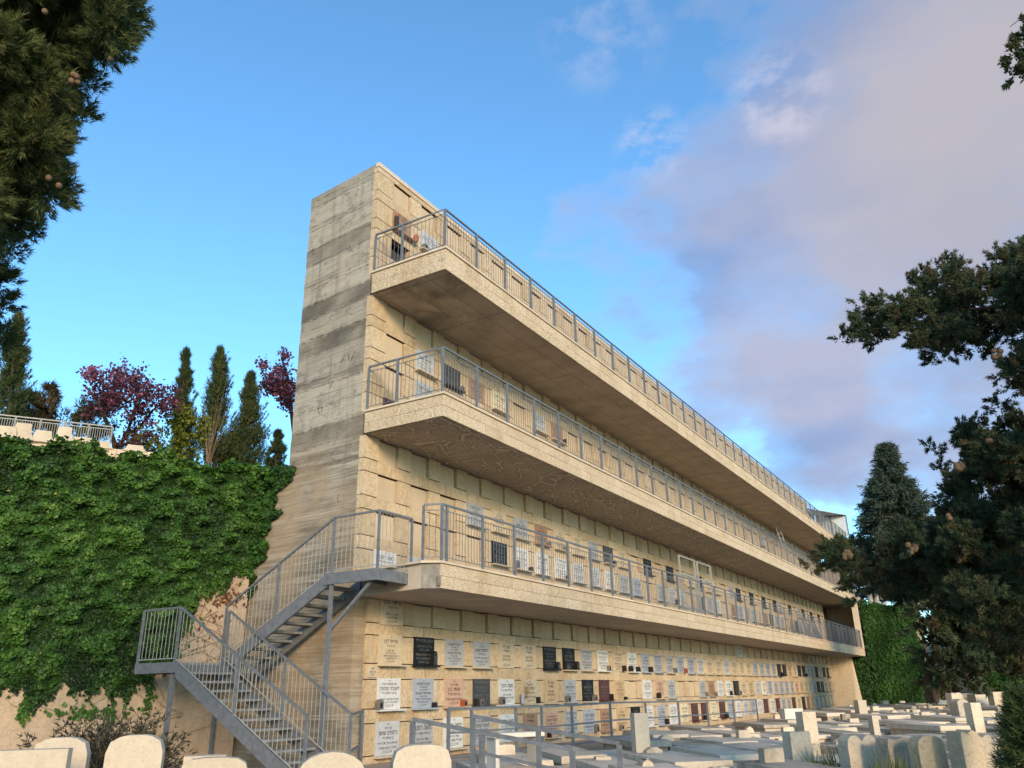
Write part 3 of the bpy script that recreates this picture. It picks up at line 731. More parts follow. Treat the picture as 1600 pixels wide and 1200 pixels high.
plaque(2, 1, 1, 'light grey', 'd', True); plaque(2, 2, 1, 'grey', 'e', False); plaque(2, 1, 2, 'charcoal', 'i', True); plaque(2, 1, 3, 'brown', 'c'); plaque(2, 1, 4, 'cream', 'e', True)
plaque(2, 1, 6, 'light grey', 'b', True); plaque(2, 1, 7, 'brown', 'g', True); plaque(2, 3, 0, 'maroon', 's', False); plaque(2, 1, 28, 'blue grey')
plaque(3, 1, 0, 'brown', 'h', True); plaque(3, 1, 1, 'light grey', 'b', True)
# lanterns
def lan(l, row, col, dx, kind, h=.17, wd=.13):
    x, z, hh = niche_xz(l, row, col); n = col+1
    side = 'left' if dx < 0 else 'right'
    pos = f'{ORD[n]}' if n <= 20 else f'{ORD[NCOL+1-n]} from right'
    lantern(x+NW/2+dx, z-.02, kind, f'at the {side} of the {pos} plaque, {ROWN[row]}, {STO[l]}', h, wd)
for a in [(0, 2, 0, -.40, 'grey', .21, .15), (0, 2, 1, .36, 'black', .12, .09), (0, 1, 1, .30, 'black', .34, .15), (0, 2, 2, .34, 'red', .16, .17), (0, 2, 3, -.34, 'black', .17, .13), (0, 2, 3, -.14, 'grey', .16, .13),
          (0, 2, 4, -.36, 'grey', .2, .16), (0, 2, 5, .36, 'black', .17, .07), (0, 1, 6, .36, 'black', .22, .16), (0, 1, 7, -.30, 'black', .2, .24), (0, 1, 7, .40, 'black', .26, .17), (0, 2, 7, -.3, 'grey', .19, .2),
          (0, 2, 8, .33, 'grey', .19, .2), (0, 1, 9, .3, 'grey'), (0, 1, 10, .34, 'black', .2, .15), (0, 1, 11, -.32, 'black', .2, .2), (0, 1, 11, .34, 'black', .18, .2), (0, 1, 12, .3, 'black', .2, .22), (0, 2, 9, .4, 'black', .2, .09),
          (0, 2, 10, .3, 'black', .1, .1), (0, 2, 13, -.33, 'black', .2, .2), (0, 1, 14, .4, 'grey', .2, .17), (0, 1, 15, .38, 'red', .2, .15), (0, 3, 8, .36, 'grey', .24, .16), (0, 3, 10, -.2, 'grey', .14, .2), (0, 3, 6, -.3, 'black', .14, .08),
          (0, 2, 17, .3, 'grey'), (0, 2, 18, .3, 'grey'), (0, 2, 20, .1, 'black', .2, .1), (0, 2, 21, .3, 'grey', .2, .2), (0, 3, 13, .3, 'black', .2, .2), (0, 3, 17, -.1, 'black', .24, .3), (0, 3, 19, .3, 'black', .24, .3), (0, 1, 28, .3, 'black', .2, .2), (0, 1, 33, .3, 'black', .2, .25),
          (1, 2, 5, -.38, 'grey', .24, .16), (1, 2, 5, .42, 'black', .14, .12), (1, 1, 6, .36, 'grey', .14, .14), (1, 1, 7, .2, 'grey', .14, .12), (1, 1, 10, .36, 'black', .14, .14), (1, 2, 7, .3, 'black', .14, .08), (1, 2, 15, .36, 'black', .2, .14), (2, 1, 2, .38, 'grey', .16, .14), (2, 1, 7, .42, 'black', .18, .1),
          (3, 1, 1, -.3, 'grey', .16, .16)]: lan(*a)
x, z, h = niche_xz(3, 1, 0)
o = thing('candle_lamp', 'tall dark red candle lamp on the topmost corner plaque', 'lamp', (x+.04, YF-.12, z))
b = MB(); b.tube([(x+.03, YF-.12, z-.02), (x+.03, YF-.12, z+.33)], .06, 10); b.build('lamp_body', 'lamp_black', o)
b = MB(); b.tube([(x+.03, YF-.12, z+.33), (x+.03, YF-.12, z+.41)], [.055, .045], 10); b.build('lamp_cap', 'lamp_red', o)
o = thing('flower_vase', 'brown pot at the right of the topmost corner plaque ledge', 'vase', (x+.84, YF-.14, z-.02))
b = MB(); b.tube([(x+.86, YF-.14, z-.02), (x+.86, YF-.14, z+.1), (x+.86, YF-.14, z+.17)], [.06, .085, .06], 10); b.build('pot', 'lamp_red', o)
x, z, h = niche_xz(0, 2, 5)
o = thing('flower_vase', 'glass vase with dried orange flowers on a third row ledge near the corner', 'vase', (x-.16, YF-.1, z-.02))
b = MB(); b.tube([(x-.16, YF-.1, z-.02), (x-.16, YF-.1, z+.22)], [.05, .065], 10); b.build('glass_jar', 'plq_blue grey', o)
lv = Leaves(); P = np.array([x+.1, YF-.12, z+.3])+rng.normal(0, 1, (60, 3))*[.12, .04, .18]; lv.blades(P, rng.normal(size=(60, 3)), .05, .02, 4); lv.build('dried_flower', 'flower', o)

# ------------------------------------------------------------------ ladders on the balconies
def ladder(label, a, c, wv, n, cat='ladder', mat='metal_pale'):
    t = thing('ladder', label, cat, a); a, c, wv = map(np.array, (a, c, wv))
    for s_ in (-1, 1):
        b = MB(); b.bar(a+wv*s_, c+wv*s_, .05); b.build('side_rail', mat, t)
    for k in range(n):
        p = a+(c-a)*(k+.7)/n; b = MB(); b.bar(p-wv, p+wv, .035); b.build('rung', mat, t)
ladder('light metal ladder leaning on the wall of the middle balcony', (51.6, 11.0, 6.34), (50.6, 11.6, 9.95), (.55, 0, 0), 11)
st_ = thing('ladder_platform', 'pale metal frames of a rolling ladder standing on the lowest balcony', 'ladder', (33.8, 11.3, 2.6))
for xx in (31.9, 33.75, 34.1, 35.9):
    b = MB(); b.bar((xx, 11.3, 2.6), (xx, 11.3, 5.15), .07); b.build('upright', 'metal_pale', st_)
for (xa, xb) in ((31.9, 33.75), (34.1, 35.9)):
    for zz in (5.12, 4.4, 3.7, 3.1):
        b = MB(); b.bar((xa, 11.3, zz), (xb, 11.3, zz), .055); b.build('crossbar', 'metal_pale', st_)
st_ = thing('trestle', 'grey metal trestle standing at the far end of the lowest balcony', 'trestle', (54, 11, 2.6))
for xx in (52.6, 53.6, 55, 56):
    b = MB(); b.bar((xx, 11.0, 2.6), (xx+.45, 11.3, 3.95), .06); b.bar((xx+.9, 11.0, 2.6), (xx+.45, 11.3, 3.95), .06); b.build('leg_frame', 'metal', st_)
b = MB(); b.bar((53, 11.3, 3.95), (56.5, 11.3, 3.95), .08); b.build('top_bar', 'metal', st_)

# ------------------------------------------------------------------ the steel stair
stair = thing('metal_staircase', 'grey galvanised steel staircase with two flights climbing to the lowest balcony', 'staircase', (12.4, 13, -1.5))
SL = .56
ZL, ZM = 2.35, .68
def zflat(b, x0, x1, y0, y1, z0, z1): b.box(x0, x1, y0, y1, z0, z1)
# upper landing
b = MB(); zflat(b, 12.62, 13.72, 10.8, 12.12, ZL-.02, ZL+.02); lp = b.build('landing', 'tread', stair)
b = MB(); zflat(b, 12.56, 12.62, 10.74, 12.18, ZL-.2, ZL+.03); zflat(b, 12.622, 13.70, 10.74, 10.80, ZL-.2, ZL+.03); zflat(b, 12.622, 13.70, 11.4, 11.46, ZL-.16, ZL-.022); b.build('landing_beam', 'metal', lp)
# flights
yu0, yu1 = 12.12, 12.12+(ZL-ZM)/SL           # upper flight goes back
def stringer(x, ya, za, yb_, zb_, d=.24, par=None):
    b = MB(); b.hexa([(x-.03, ya, za-d), (x+.03, ya, za-d), (x+.03, yb_, zb_-d), (x-.03, yb_, zb_-d), (x-.03, ya, za+.04), (x+.03, ya, za+.04), (x+.03, yb_, zb_+.04), (x-.03, yb_, zb_+.04)])
    return b.build('stringer', 'metal', par or stair)
fl1 = stringer(12.62, yu0, ZL, yu1, ZM); fl1.name = 'stair_flight'; stringer(13.66, yu0, ZL, yu1, ZM, .24, fl1)
nt_ = 10
for k in range(1, nt_):
    y = yu0+(yu1-yu0)*k/nt_; z = ZL-(ZL-ZM)*k/nt_
    b = MB(); b.box(12.655, 13.625, y-.16, y+.16, z-.05, z); b.build('tread', 'tread', fl1)
# mid landing
XI, XO = 12.50, 11.40
yl0 = yu1-.1
b = MB(); zflat(b, XO, 13.66, yl0, yl0+1.25, ZM-.02, ZM+.02); lp = b.build('landing', 'tread', stair)
b = MB(); zflat(b, XO-.06, XO, yl0, yl0+1.3, ZM-.18, ZM+.03); zflat(b, XO+.002, 13.66, yl0+1.252, yl0+1.3, ZM-.18, ZM+.03); zflat(b, XO+.002, 13.6, yl0-.02, yl0+.04, ZM-.18, ZM-.022); b.build('landing_beam', 'metal', lp)
ZG = -1.45; yg = yl0-(ZM-ZG)/SL
fl2 = stringer(XO, yl0, ZM, yg, ZG, .26); fl2.name = 'stair_flight'; stringer(XI, yl0, ZM, yg, ZG, .26, fl2)
nt_ = 12
for k in range(1, nt_):
    y = yl0+(yg-yl0)*k/nt_; z = ZM-(ZM-ZG)*k/nt_
    b = MB(); b.box(XO+.035, XI-.035, y-.15, y+.15, z-.045, z); b.build('tread', 'tread', fl2)
def stair_rail(p, q, nposts, h=1.07, ends=(True, True)):
    p, q = np.array(p, float), np.array(q, float); up = np.array([0, 0, h])
    b = MB(); b.tube([p+up, q+up], .029, 4); gr = b.build('guardrail', 'metal', stair)
    b = MB(); L = np.linalg.norm((q-p)[:2]); n = max(2, int(L/.115))
    for k in range(1, n):
        c = p+(q-p)*k/n; b.tube([c+[0, 0, .1], c+[0, 0, h-.03]], .0065, 4, cap=False)
    b.tube([p+[0, 0, .1], q+[0, 0, .1]], .012, 4); b.build('bar_panel', 'metal_pale', gr)
    for k in range(nposts):
        if (k == 0 and not ends[0]) or (k == nposts-1 and not ends[1]): continue
        c = p+(q-p)*k/(nposts-1); b = MB(); b.bar(c-[0, 0, .12], c+up-[0, 0, .01], .045); b.build('post', 'metal', gr)
A, Bc, Cc = (12.6, 12.0, ZL), (12.6, 10.77, ZL), (13.68, 10.77, ZL)
stair_rail(A, Bc, 2, 1.2); stair_rail(Bc, Cc, 2, 1.2, (False, True))
stair_rail((12.6, 12.0, ZL), (12.6, yu1, ZM+.03), 3, 1.2, (False, True))
stair_rail((XO-.03, yl0+1.27, ZM), (XO-.03, yl0+.05, ZM), 2, 1.12)
stair_rail((XO-.03, yl0+.05, ZM), (XO-.03, yg, ZG), 3, 1.12, (False, True))
stair_rail((XI+.02, yl0-.1, ZM), (XI+.02, yg, ZG), 3, 1.12)
b = MB(); b.bar((12.62, 12.0, ZL-.2), (12.62, 12.0, -1.6), .07); b.build('support_post', 'metal', stair)
b = MB(); b.bar((12.7, 11.0, ZL-.2), (12.66, 12.0, 1.25), .06); b.build('brace', 'metal', stair)
b = MB(); b.bar((XO+.05, yl0+.15, ZM-.18), (XO+.05, yl0+.15, -1.65), .08); b.build('support_post', 'metal', stair)
b = MB(); b.bar((13.5, yl0+1.2, ZM-.18), (13.5, yl0+1.2, -1.65), .08); b.build('support_post', 'metal', stair)
gate = thing('wall_guard_rail', 'low grey metal guard rail between the stair foot and the concrete corner', 'railing', (13.4, 12, -1.5))
b = MB()
for z in (-.35, -1.0): b.bar((12.5, 11.2, z), (14.0, 12.2, z+.04), .04)
b.build('rail', 'metal', gate); b = MB(); b.bar((13.95, 12.15, -1.5), (13.95, 12.15, -.3), .05); b.build('post', 'metal', gate)

# ------------------------------------------------------------------ retaining wall, ivy
b = MB(); p0, p1 = W0+WD*.02, W0+WD*22
b.hexa([p0+[0, 0, -1.8], p0-WN*.6+[0, 0, -1.8], p1-WN*.6+[0, 0, -1.8], p1+[0, 0, -1.8], p0+[0, 0, 5.25], p0-WN*.6+[0, 0, 5.25], p1-WN*.6+[0, 0, 5.25], p1+[0, 0, 5.25]])
rw = b.build('retaining_wall', 'retaining', origin=tuple(W0+WD*8+[0, 0, -1.6])); tag(rw, 'tall tan retaining wall mostly hidden under green ivy left of the staircase', 'wall')
ivy = thing('ivy', 'dense green ivy covering the retaining wall left of the building', 'ivy', tuple(W0+WD*4+[0, 0, 1]))
bt = [(-.2, 2.9), (.0, 2.75), (.2, 2.85), (.45, 2.75), (.75, 2.55), (1.05, 2.3), (1.35, 1.75), (1.65, .95), (1.95, .42), (2.35, .32), (2.75, .08), (3.1, .28), (3.5, .38), (3.85, .22), (4.15, .02), (4.5, .25), (4.9, .15), (5.6, .25), (7, .2), (10, .2)]
def ivy_low(t):
    return np.interp(t, [q[0] for q in bt], [q[1] for q in bt])
_lw = [(rnd.uniform(0, 6.283), 6.283/rnd.uniform(.28, 1.3), rnd.uniform(0, 6.283)) for _ in range(26)]
def lump(t, z):
    q = 0
    for g, kk, ph in _lw: q = q+np.sin(kk*(math.cos(g)*t+1.25*math.sin(g)*z)+ph)
    return np.clip(.5+.125*q, 0, 1.15)
NL = 130000
t = rng.uniform(-.1, 8.8, NL*2); z = rng.uniform(-.5, 5.75, NL*2)
zl = ivy_low(t)+.13*np.sin(t*7)+.10*np.sin(t*17+1)+.1*rng.normal(size=NL*2)
top = 5.42+.10*np.sin(t*3.3)+.07*np.sin(t*8.1+1)+.05*rng.normal(size=NL*2)
k = (z > zl) & (z < top) & (t > -.02); t, z, zl = t[k][:NL], z[k][:NL], zl[k][:NL]
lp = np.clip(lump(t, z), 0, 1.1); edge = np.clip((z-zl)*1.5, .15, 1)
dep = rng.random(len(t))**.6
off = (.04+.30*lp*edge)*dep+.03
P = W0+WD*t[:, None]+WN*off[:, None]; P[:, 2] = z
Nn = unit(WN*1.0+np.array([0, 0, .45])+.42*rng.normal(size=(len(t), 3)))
lv = Leaves(); v = np.clip(-.02+.50*dep*(.3+.8*lp)+.34*rng.random(len(t))**1.5+.08*np.sin(t*1.1+z*.7)+.16*(rng.random(len(t)) < .12)+.14*np.sin(t*.8+2+1.5*np.sin(z*.9))*np.sin(z*1.3+1), 0, .965)  # tone darkens inward and in hollows: shadow gaps painted into the leaf colour
yel = rng.random(len(t)) < .0007; v[yel] = 1
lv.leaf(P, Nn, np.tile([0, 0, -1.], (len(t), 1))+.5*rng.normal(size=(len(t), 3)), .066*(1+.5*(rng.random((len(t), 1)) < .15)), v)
n = 13000; yy = rng.uniform(14.6, 16.25, n); zz = rng.uniform(2.2, 5.5, n)
ymin = np.interp(zz, [2.5, 2.9, 3.5, 4.4, 5.0, 5.3, 5.5], [16.2, 15.95, 15.72, 15.5, 15.2, 14.85, 14.95])+.16*np.sin(zz*7)+.1*np.sin(zz*17+1)+.08*rng.normal(size=n)
k = (yy > ymin) & (zz < 5.42+.05*rng.normal(size=n)); yy, zz = yy[k], zz[k]; n = len(yy); ed = np.clip((yy-ymin[k])*1.6, .15, 1); dp = rng.random(n)**.6; lp = np.clip(lump(yy*1.3, zz), 0, 1.1)
P = np.c_[13.75+(yy-12.31)*.098-.03-(.05+.4*lp*ed)*dp, yy, zz]; Ne = np.array([-1., -.25, .4])
lv.leaf(P, unit(Ne+.42*rng.normal(size=(n, 3))), np.tile([0, 0, -1.], (n, 1))+.5*rng.normal(size=(n, 3)), .10, np.clip(-.02+.5*dp*(.3+.8*lp)+.34*rng.random(n)**1.5, 0, .96))  # same painted inward darkening for the leaves on the end wall
# top fringe spilling over
n = 5200; t = rng.uniform(-.75, 9.5, n); P = W0+WD*t[:, None]-WN*rng.uniform(-.3, .7, n)[:, None]; P[:, 2] = 5.36+.12*np.sin(t*3.3)+.07*np.sin(t*8.1+1)+.2*rng.random(n)**2
lv.leaf(P, unit(np.array([0, 0, 1.])+.7*rng.normal(size=(n, 3))), unit(rng.normal(size=(n, 3))), .115, np.clip(.5+.4*rng.random(n), 0, .96))
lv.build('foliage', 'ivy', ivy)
b = MB()
def trail(t0, z0, n, dz, sway):
    pts = []
    for k in range(n): pts.append(W0+WD*(t0+sway*math.sin(k*.9)+.06*k*rnd.uniform(-1, 1))+WN*.03+[0, 0, z0+dz*k])
    b.tube(pts, .008, 4); return pts
for k in range(26): trail(rnd.uniform(.5, 2.6), rnd.uniform(.6, 2.6), rnd.randint(4, 9), -.16*rnd.uniform(.3, 1.3), rnd.uniform(.05, .4))
for k in range(16): trail(rnd.uniform(2, 8), rnd.uniform(0, .5), rnd.randint(3, 6), -.12, rnd.uniform(.02, .15))
b.build('stem', 'twig', ivy)
lv = Leaves()
for (t0, z0, n, sx, sz) in [(.75, 2.25, 60, .4, .12), (.15, 3.35, 40, .08, .12), (.35, 2.3, 40, .15, .14), (.9, 1.6, 25, .4, .3), (.95, 2.75, 20, .1, .1)]:
    P = W0+WD*(t0+sx*rng.normal(size=(n, 1)))+WN*.06; P[:, 2] = z0+sz*rng.normal(size=n)
    lv.leaf(P, unit(WN+.5*rng.normal(size=(n, 3))), np.tile([0, 0, -1.], (n, 1))+.4*rng.normal(size=(n, 3)), .075, rng.random(n))
lv.build('dead_leaf', 'redleaf', ivy)['kind'] = 'stuff'
lv = Leaves()
for (t0, z0, n, sx, sz) in [(3.2, -.25, 90, .45, .07), (2.75, -.35, 70, .05, .14), (4.4, -.2, 60, .05, .12), (2.0, .0, 60, .05, .18), (1.75, .95, 30, .2, .15), (1.5, 1.6, 40, .25, .1)]:
    P = W0+WD*(t0+sx*rng.normal(size=(n, 1)))+WN*.08; P[:, 2] = z0+sz*rng.normal(size=n)
    lv.leaf(P, unit(WN+.4*rng.normal(size=(n, 3))), np.tile([0, 0, -1.], (n, 1))+.4*rng.normal(size=(n, 3)), .09, .4+.4*rng.random(n))
lv.build('hanging_shoot', 'ivy', ivy)['kind'] = 'stuff'

# dry shrub at the wall's foot
c = at(175, 1190, 12.5); c[2] = -1.6
shr = thing('shrub', 'dark dry twiggy shrub at the foot of the retaining wall behind white headstones', 'shrub', tuple(c))
b = MB(); lv = Leaves()
for k in range(150):
    g = rnd.uniform(0, 6.28); r = rnd.uniform(.1, 1.0); h = rnd.uniform(.75, 1.5)
    p = c+[.08*math.cos(g), .08*math.sin(g), 0]; m_ = c+[r*.55*math.cos(g), r*.55*math.sin(g), h*.6]; e = c+[r*math.cos(g)+rnd.uniform(-.2, .2), r*math.sin(g)+rnd.uniform(-.2, .2), h-.35*r*r]
    b.tube([p, m_, e], [.012, .008, .003], 4, cap=False)
    n = 26; u = rng.random((n, 1)); P = m_+(e-m_)*u+.05*rng.normal(size=(n, 3)); lv.blades(P, np.tile(unit(e-m_), (n, 1)), .09, .02, 3, .8)
b.build('twigs', 'twig', shr); lv.build('foliage', 'shrub', shr)

# ------------------------------------------------------------------ upper terrace: fence, graves, trees
fa, fb = at(-60, 656, 30), at(176, 667, 30.2); fa[2] = fb[2]-.15
up_ = np.array([0, 0, 1.])
fen = thing('terrace_fence', 'pale metal bar fence on the terrace above the ivy wall', 'fence', tuple(fa-up_*1.1))
b = MB(); b.tube([fa, fb], .026, 4); b.build('handrail', 'metal_pale', fen)
for k in range(7):
    p = fa+(fb-fa)*(k/6); b = MB(); b.bar(p-up_*1.35, p, .045); b.build('post', 'metal_pale', fen)
    if k < 6:
        q = fa+(fb-fa)*((k+1)/6); b = MB()
        for j in range(1, 10): b.tube([p+(q-p)*j/10-up_*1.25, p+(q-p)*j/10-up_*.1], .011, 4, cap=False)
        for h in (.1, 1.25): b.tube([p-up_*h, q-up_*h], .016, 4)
        b.build('bar_panel', 'metal_pale', fen)
ex = unit(fb-fa); ex[2] = 0; ex = unit(ex); ey = np.array([-ex[1], ex[0], 0])
b = MB(); base = at(-60, 705, 29.6); zb_ = at(100, 697, 29.6)[2]-.12
p, q = at(-60, 700, 29.6), at(262, 712, 29.2); p[2] = q[2] = 0
d = unit(q-p); L = np.linalg.norm(q-p); s_ = 0
while s_ < L:
    e_ = min(L, s_+.6)
    for r in range(3):
        b.frame_box(p+d*(s_+e_)/2+[0, 0, zb_-1+r*.36], d*(e_-s_-.01)/2, ey*.15, [0, 0, .35])
    s_ = e_
o = b.build('terrace_wall', 'coping', origin=tuple((p+q)/2+[0, 0, zb_-1])); tag(o, 'low pale stone wall under the terrace fence above the ivy', 'wall')
for (u0, wd_, h) in [(5, .50, .36), (32, .40, .52), (65, .42, .36), (98, .36, .56), (128, .50, .28), (158, .46, .22), (212, .44, .2)]:
    c = at(u0, 690, 29.2); c[2] = zb_+.05
    pr = [(-.60, 0), (.60, 0), (.44, h*.4), (.37, h), (-.37, h), (-.46, h*.4)]
    b = MB(); b.outline([(x_*wd_/.72, z_) for x_, z_ in pr], c-ey*.1, d, (0, 0, 1), ey*.25)
    o = b.build('gravestone', 'tomb_clean', origin=tuple(c)); tag(o, {5: 'cut-off pale gravestone at the left edge under the terrace fence', 32: 'tall pale gravestone, leftmost of the two tall ones before the terrace fence', 65: 'middle-height pale gravestone between the two tall ones before the terrace fence', 98: 'tallest pale gravestone before the terrace fence', 128: 'wide low pale gravestone right of the tallest one at the terrace fence', 158: 'low pale gravestone beside the redbud trunk', 212: 'small pale gravestone right of the redbud trunk'}[u0], 'gravestone', 'gravestones before the terrace fence')

def cypress(u, vtop, vbase, D, wpx, label, lean=0, mat='cyp', n=2600, extra=None, ragged=.35):
    base = at(u, vbase, D); topp = at(u+lean, vtop, D); H = topp[2]-base[2]; R_ = wpx/F_PX*D/2
    base[2] -= .6
    t_ = thing('cypress_tree', label, 'tree', tuple(base), 'cypresses on the upper terrace')
    ax = topp-base; ax[2] = 0
    b = MB(); b.tube([base, base+ax*.5+[0, 0, H*.5], base+ax*.9+[0, 0, H*.9]], [.09, .06, .02], 6); b.build('trunk', 'bark', t_)
    lv = Leaves()
    for k in range(int(n/24)):
        h = rnd.random()**.9; prof = (min(1, (h/.12))**.5)*((1-h)**.72)*(1+ragged*.6*math.sin(h*19+u)+.25*math.sin(h*47+2*u)); g = rnd.uniform(0, 6.28); rr = R_*prof*rnd.uniform(.3, 1.08)
        c = base+ax*h+[rr*math.cos(g), rr*math.sin(g), .6+h*H*.985]
        clump(lv, c, R_*(.12+.20*prof), 34, .17, .022, 4, .7, 1.1, None, .4, (1, 1, 2.0))
    for k in range(26):                # stray shoots that break the outline
        h = rnd.uniform(.1, .97); g = rnd.uniform(0, 6.28); rr = R_*((1-h)**.72)*1.05+.03
        p = base+ax*h+[rr*math.cos(g), rr*math.sin(g), .6+h*H]; dv = np.array([math.cos(g)*.5, math.sin(g)*.5, 1]); nn = 22; s_ = rng.random((nn, 1)); ln = R_*rnd.uniform(.25, .6)
        lv.blades(p+dv*s_*ln, np.tile(unit(dv), (nn, 1)), .12, .02, 3, .45, .3+.5*rng.random(nn))
    lv.build('crown', mat, t_); return t_, base, H
cypress(12, 490, 720, 31, 50, 'slender dark cypress at the left edge behind the terrace fence', 18, n=5200)
cypress(283, 548, 725, 33, 38, 'narrow cypress with yellow-green creeper on its lower half', 8, n=4200)
cypress(336, 545, 735, 34, 58, 'tallest cypress of the middle row with bare twigs at its right', 8, n=5200)
cypress(388, 586, 740, 34, 60, 'dark cypress just left of the second redbud', 4, n=5200)
cypress(362, 680, 740, 34.5, 44, 'short bushy cypress between two taller cypresses', 2, n=2200)
cypress(431, 676, 735, 34, 26, 'smallest cypress against the concrete end wall', 3, n=1600)
def loose_bush(name, u, v, D, rx, rz, label, mat, n, plume=None, L=.22):
    c = at(u, v, D); g = c.copy(); g[2] = c[2]-rz-.5
    t_ = thing(name, label, 'tree', tuple(g))
    b = MB(); b.tube([g, c], [.06, .03], 6); b.build('trunk', 'bark', t_)
    lv = Leaves()
    for k in range(n):
        q = unit(rng.normal(size=3))*rnd.random()**.4; clump(lv, c+q*[rx, rx, rz], rx*.32, 40, L, .03, 4, .7, .5)
    for pl in (plume or []):
        P = np.array([at(uu, vv, D) for uu, vv in pl]); 
        for a, e in zip(P, P[1:]):
            for s_ in np.linspace(0, 1, 5): clump(lv, a+(e-a)*s_, .12, 26, .2, .03, 4, .4, -.2)
    lv.build('crown', mat, t_)
loose_bush('cypress_tree', 66, 655, 32, .85, .75, 'wind-bent dark cypress with drooping plumes behind the terrace fence', 'cyp_warm', 26, [[(75, 650), (88, 620), (82, 606), (76, 602)], [(70, 650), (62, 628), (48, 618), (40, 617)], [(60, 660), (50, 645), (36, 642)]])
loose_bush('cypress_tree', 150, 658, 33, .75, .9, 'bushy dark conifer behind the redbud tree on the terrace', 'cyp', 24, [[(140, 650), (128, 645), (118, 652)]])
# creeper and bare twigs
c = at(279, 680, 32.4); cr = thing('creeper', 'yellow-green creeper climbing the narrow cypress', 'creeper', tuple(c-[0, 0, 1.4])); lv = Leaves()
for k in range(46):
    q = np.array([rnd.uniform(-.45, .4), rnd.uniform(-.3, .2), rnd.uniform(-1.1, 1.15)]); n = 40; P = c+q+.13*rng.normal(size=(n, 3))
    lv.leaf(P, unit(rng.normal(size=(n, 3))), unit(rng.normal(size=(n, 3))), .1, rng.random(n))
for k in range(12):
    c2 = at(rnd.uniform(305, 322), rnd.uniform(650, 715), 32.8); n = 36; P = c2+.14*rng.normal(size=(n, 3)); lv.leaf(P, unit(rng.normal(size=(n, 3))), unit(rng.normal(size=(n, 3))), .1, rng.random(n)*.8)
lv.build('leaves', 'lime', cr)
c = at(325, 725, 32.6); bt_ = thing('bare_shrub', 'leafless pale twigs rising in front of the tallest terrace cypress', 'shrub', tuple(c)); b = MB()
for k in range(20):
    e = at(rnd.uniform(310, 368), rnd.uniform(560, 690), 32.6+rnd.uniform(-.4, .4)); m_ = c+(e-c)*.5+[0, 0, .12]
    b.tube([c+.05*rng.normal(size=3), m_, e], [.010, .006, .002], 4, cap=False)
b.build('twigs', 'twig', bt_)
c0 = at(215, 712, 31)
gs = thing('shrub', 'small light green leafy shrub right of the redbud trunk on the terrace', 'shrub', tuple(c0)); lv = Leaves()
for k in range(22):
    c = at(rnd.uniform(205, 255), rnd.uniform(672, 708), 30.6); n = 40; P = c+.2*rng.normal(size=(n, 3)); lv.leaf(P, unit(rng.normal(size=(n, 3))), unit(rng.normal(size=(n, 3))), .09, rng.random(n)*.6)
lv.build('leaves', 'lime', gs)
def redbud(D, base_px, limbs, clusters, label, sz):
    g = at(*base_px, D); g[2] -= .3
    t_ = thing('redbud_tree', label, 'tree', tuple(g), 'flowering redbuds on the upper terrace')
    b = MB()
    for pl, r0 in limbs:
        P = [at(u, v, D+rnd.uniform(-.4, .4)) for u, v in pl]; b.tube(P, list(np.linspace(r0, r0*.35, len(P))), 6)
    b.build('trunk', 'bark', t_)
    lv = Leaves()
    for u, v, r, dens_, v0 in clusters:
        for k in range(dens_):
            q = rng.normal(size=2)*r*.5; c = at(u+q[0]*1.15, v+q[1], D+rnd.uniform(-1.2, 1.2)); n = 16
            P = c+rng.normal(size=(n, 3))*.10
            lv.leaf(P, unit(rng.normal(size=(n, 3))), unit(rng.normal(size=(n, 3))), sz, np.clip(v0+.3*rng.normal(size=n), 0, 1))
    lv.build('crown', 'redbud', t_)
redbud(31, (182, 712), [([(182, 712), (178, 690), (170, 668), (158, 640), (150, 615)], .11), ([(184, 700), (196, 682), (206, 655), (214, 625), (216, 600)], .08), ([(198, 680), (218, 668), (240, 640), (262, 622)], .06), ([(206, 655), (190, 630), (178, 605)], .05), ([(186, 698), (205, 690), (225, 682), (240, 672)], .06)],
       [(205, 608, 34, 66, .55), (180, 600, 20, 30, .7), (240, 620, 30, 44, .45), (160, 612, 22, 24, .5), (146, 588, 10, 14, .8), (175, 628, 20, 20, .35), (150, 640, 22, 20, .3), (262, 630, 14, 16, .5), (222, 660, 26, 28, .3), (205, 682, 22, 24, .25), (236, 690, 18, 14, .3), (140, 580, 6, 8, .9), (190, 585, 12, 12, .6)],
       'purple-flowering redbud tree with forked trunk on the terrace', .10)
redbud(34, (470, 760), [([(470, 760), (462, 700), (455, 640), (450, 590), (440, 560)], .12), ([(458, 650), (440, 615), (415, 590), (405, 570)], .05)],
       [(448, 610, 18, 46, .35), (430, 608, 14, 26, .4), (416, 602, 8, 12, .5), (440, 580, 12, 20, .55), (412, 570, 7, 8, .6), (445, 555, 6, 10, .5), (425, 590, 10, 14, .5), (450, 630, 14, 22, .3)],
       'purple-flowering redbud half hidden behind the concrete end wall', .11)

